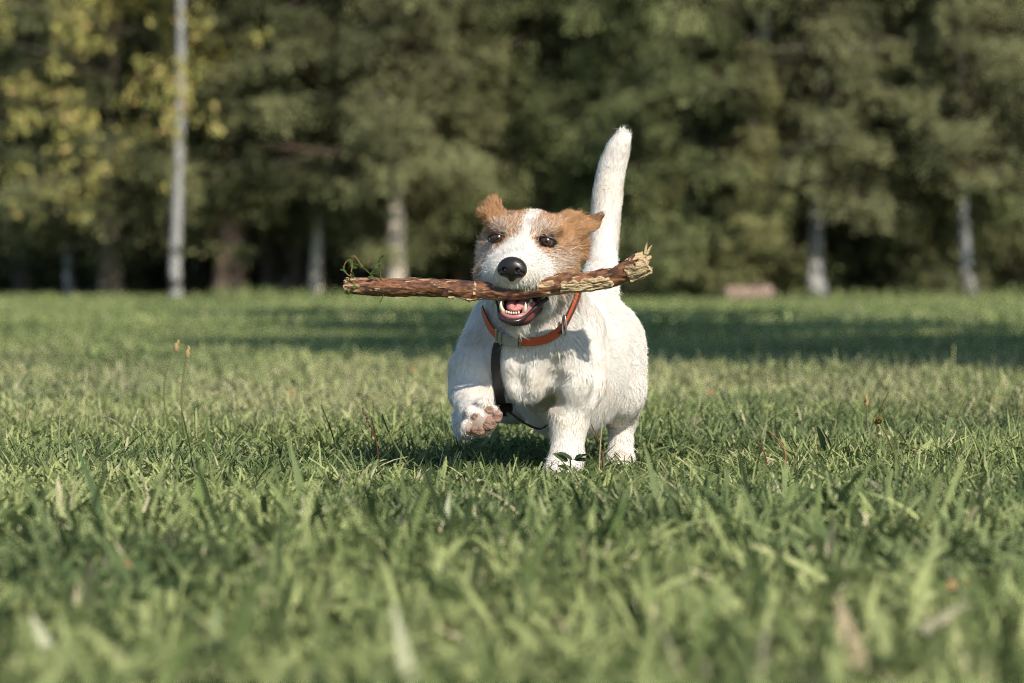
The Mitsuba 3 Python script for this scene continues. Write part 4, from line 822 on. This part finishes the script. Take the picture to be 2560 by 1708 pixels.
straw('straight whitish straw standing on the right lawn', ground(1960, -.95) + [0, 0, .004], W(1932, 1178, -.95), .0032, [.72, .68, .50])
straw('broad green blade rising blurred right of the planted paw', ground(1660, -1.35), W(1612, 1098, -1.35), .0065, [.24, .30, .14])
straw('broad light green blade rising blurred on the left', ground(485, -1.5), W(508, 1135, -1.5), .0085, [.26, .34, .13])
straw('long dark green blade leaning left, blurred on the left', ground(270, -1.6), W(185, 1085, -1.6), .0055, [.12, .18, .09])
straw('broad green blade leaning left, blurred in the middle of the left lawn', ground(770, -1.2), W(722, 1085, -1.2), .0070, [.24, .31, .14])
straw('pale short blade in the middle ground below the dog', ground(1108, -1.8) + [0, 0, .01], W(1125, 1225, -1.8), .0050, PALE)
straw('pale folded blade below the planted leg on the right', ground(1765, -1.4), W(1738, 1225, -1.4), .0050, [.50, .58, .34])
straw('wide green blade standing blurred in the right foreground', ground(1745, -2.5), W(1755, 1410, -2.5), .0085, [.34, .42, .20])
straw('wide green blade standing blurred at the bottom right edge', ground(2505, -2.9), W(2515, 1445, -2.9), .0095, [.30, .37, .17])
straw('wide light blade standing blurred near the lower left edge', ground(520, -3.3), W(545, 1515, -3.3), .0085, [.36, .42, .24])
straw('slanting pale straw lying blurred in the lower right', W(2290, 1590, -3.3), W(2440, 1490, -3.2), .0050, [.50, .46, .34])
straw('pinkish dry straw lying on the right lawn', W(2040, 1290, -1.1), W(2085, 1255, -1.08), .0035, [.50, .38, .28])
straw('small bright pale blade in the left foreground grass', W(420, 1345, -2.0), W(475, 1335, -2.0), .0050, PALE)
straw('yellowish blade arching over the lawn at the left edge', ground(6, -.5), W(70, 1148, -.5), .0030, [.42, .38, .18])
def rosette(label, px, Y, n, L, w, col, name='broadleaf_weed', lobes=False, tilt=.35, spread=6.28, a0=0.0):
    t = thing(name, label, 'plant'); c = ground(px, Y) + [0, 0, .012]
    for k in range(n):
        a = a0 + spread * k / n + g5.normal(0, .15); d = np.array([math.cos(a), math.sin(a), tilt + g5.uniform(-.15, .3)]); LL = L * g5.uniform(.7, 1.1)
        v, f = leaf(c, d, (0, 0, 1), LL, w, 12 if lobes else 7, .15, g5.uniform(.2, .5), .25)
        if lobes:
            m = np.arange(len(v)) >= 13; kk = np.arange(len(v)) % 13; v = np.where((m & (kk % 2 == 1))[:, None], v * .55 + v[kk] * .45, v)
        put('leaf', (v, f), LB, t, color=np.tile(np.array(col) * g5.uniform(.8, 1.2), (len(v), 1)), smooth=True)
        if lobes: put('midrib', tube(v[:13] + [0, -.0012, .0008], np.linspace(.0016, .0005, 13), 5), LB, t, color=np.tile([.60, .62, .42], (13 * 5 + 2, 1)))
rosette('pale lobed dandelion leaves with a white midrib in front of the planted paw', 1310, -1.75, 5, .10, .016, [.28, .34, .17], 'dandelion_plant', True, .25, 3.6, -2.2)
rosette('broad dark green leaves at the far left of the lawn in focus', 130, -.35, 8, .060, .013, [.09, .14, .07], tilt=.5)
rosette('round dark green leaf clump on the left lawn near the white birch', 450, -.55, 5, .050, .017, [.10, .16, .07], tilt=.6)
rosette('pale green broad leaves on the left lawn', 300, -.65, 6, .050, .014, [.26, .32, .14], tilt=.5)
rosette('upright oval leaf pair on the right lawn behind the straw', 1775, -.45, 4, .050, .010, [.20, .25, .10], tilt=1.2)
rosette('broad folded green leaves on the right lawn', 2155, -1.25, 6, .085, .014, [.14, .22, .10], tilt=.4)
rosette('toothed green leaves low on the right lawn beside the purple stalks', 2330, -.5, 6, .055, .012, [.20, .26, .12], tilt=.4)
rosette('dark upright leaf on the lawn right of the dog', 2075, .15, 3, .075, .010, [.09, .13, .06], tilt=2.5)
rosette('broad pale leaves below the stick\'s left half in the near lawn', 690, -2.1, 7, .075, .018, [.22, .29, .12], tilt=.35)
rosette('dark green broad leaves blurred in the left foreground', 480, -2.75, 7, .085, .022, [.13, .21, .09], tilt=.45)
rosette('light yellow-green leaves blurred at the lower left edge', 60, -3.0, 6, .080, .020, [.34, .40, .16], tilt=.5)
rosette('small pale lobed leaf in the near lawn right of the dandelion', 1950, -1.95, 3, .035, .012, [.36, .42, .26], tilt=.9)
# clover-like sprig at the planted paw
t = thing('clover_sprig', 'small sprig of dark oval leaves in front of the planted paw', 'plant'); a = ground(1420, -.20); top = W(1424, 1142, -.20)
v, f = tube(spline([a, (a + top) / 2 + [.003, 0, 0], top], 8), .0012, 6); put('stem', (v, f), LB, t, color=np.tile(DKG, (len(v), 1)))
for (x, y), base, w_, k in (((1386, 1132), (1420, 1152), .0075, 1.1), ((1402, 1128), (1432, 1150), .004, .8), ((1398, 1162), (1430, 1174), .0055, .55), ((1478, 1147), (1434, 1149), .0040, .7), ((1452, 1135), (1436, 1148), .0045, 1.6), ((1467, 1133), (1440, 1145), .003, .7)):
    b0, b1 = W(*base, -.205), W(x, y, -.225); v, f = leaf(b0, b1 - b0, unit(np.array([0, -.9, .6])), np.linalg.norm(b1 - b0), w_, 6, .2, .15); put('leaf', (v, f), LB, t, color=np.tile(np.array([.085, .130, .062]) * k, (len(v), 1)))
# fallen leaves on the lawn
for k, (px, py, col, lab) in enumerate((
    (912, 893, [.55, .36, .06], 'yellow fallen leaf on the lawn below the left end of the stick'), (1035, 927, [.52, .33, .05], 'yellow fallen leaf just left of the raised leg'), (785, 965, [.58, .40, .12], 'ochre fallen leaf under the stick\'s left end'),
    (722, 985, [.48, .26, .06], 'orange fallen leaf left of the one under the stick'), (1775, 982, [.50, .22, .10], 'reddish fallen leaf right of the dog\'s rump'), (1678, 1008, [.55, .36, .08], 'ochre fallen leaf close beside the dog\'s hind leg'),
    (2100, 1004, [.50, .25, .08], 'orange fallen leaf on the right lawn'), (2487, 1000, [.58, .38, .10], 'yellow fallen leaf at the far right'), (235, 992, [.50, .27, .07], 'orange fallen leaf on the left lawn, left of the dandelion stalks'),
    (555, 986, [.55, .42, .26], 'pale tan fallen leaf right of the dandelion stalks'), (915, 1000, [.45, .24, .12], 'brown fallen leaf left of the raised paw'), (300, 1412, [.55, .24, .07], 'orange fallen leaf blurred in the lower left foreground'), (2385, 1462, [.60, .36, .12], 'pale orange fallen leaf blurred in the lower right foreground'),
    (2020, 978, [.60, .56, .36], 'yellowish fallen leaf left of the wilted flower'))):
    Y = CAM[1] + FPX * (.335 - .03) / (py - 688); c = W(px, py, Y); a = g5.uniform(0, 6.28); d = np.array([math.cos(a), math.sin(a) * .6, .35]); s = .023 if py < 1200 else .014
    v, f = leaf(c - d * s * .5, d, unit(np.array([.1, -.8, .7])), s * 1.5, s * .42, 7, .25, .3); kk = thing('fallen_leaf', lab, 'leaf'); scene[kk] = mikit.ply((v, f), LB, smooth=True, color=np.tile(np.array(col) * .7 + .07, (len(v), 1)))
# the sawn log at the edge of the wood
t = thing('felled_log', 'short pinkish brown log lying at the edge of the wood right of the dog', 'log'); c0, c1 = W(1812, 742, 43.6), W(1925, 738, 43.9); c0[2], c1[2] = .09, .105
ang = np.linspace(0, 1, 20); p = c0 + (c1 - c0) * ang[:, None]; v, f = tube(p, .100 + .014 * np.sin(ang * 9), 18); v = v + (meshkit.fbm(v * 9, 3, 6) - .5)[:, None] * .03
scene['log_bsdf'] = bark([.22, .155, .13], [.36, .27, .23], [.13, .09, .07], .60, 14, 14)
put('bark', (v, f), 'log_bsdf', t, smooth=True)
for c, s in ((c0, -1), (c1, 1)):
    d = unit(c1 - c0) * s; v, f = tube([c, c + d * .012], .094, 18); put('cut_end', (v, f), 'wood_bsdf', t, smooth=30)
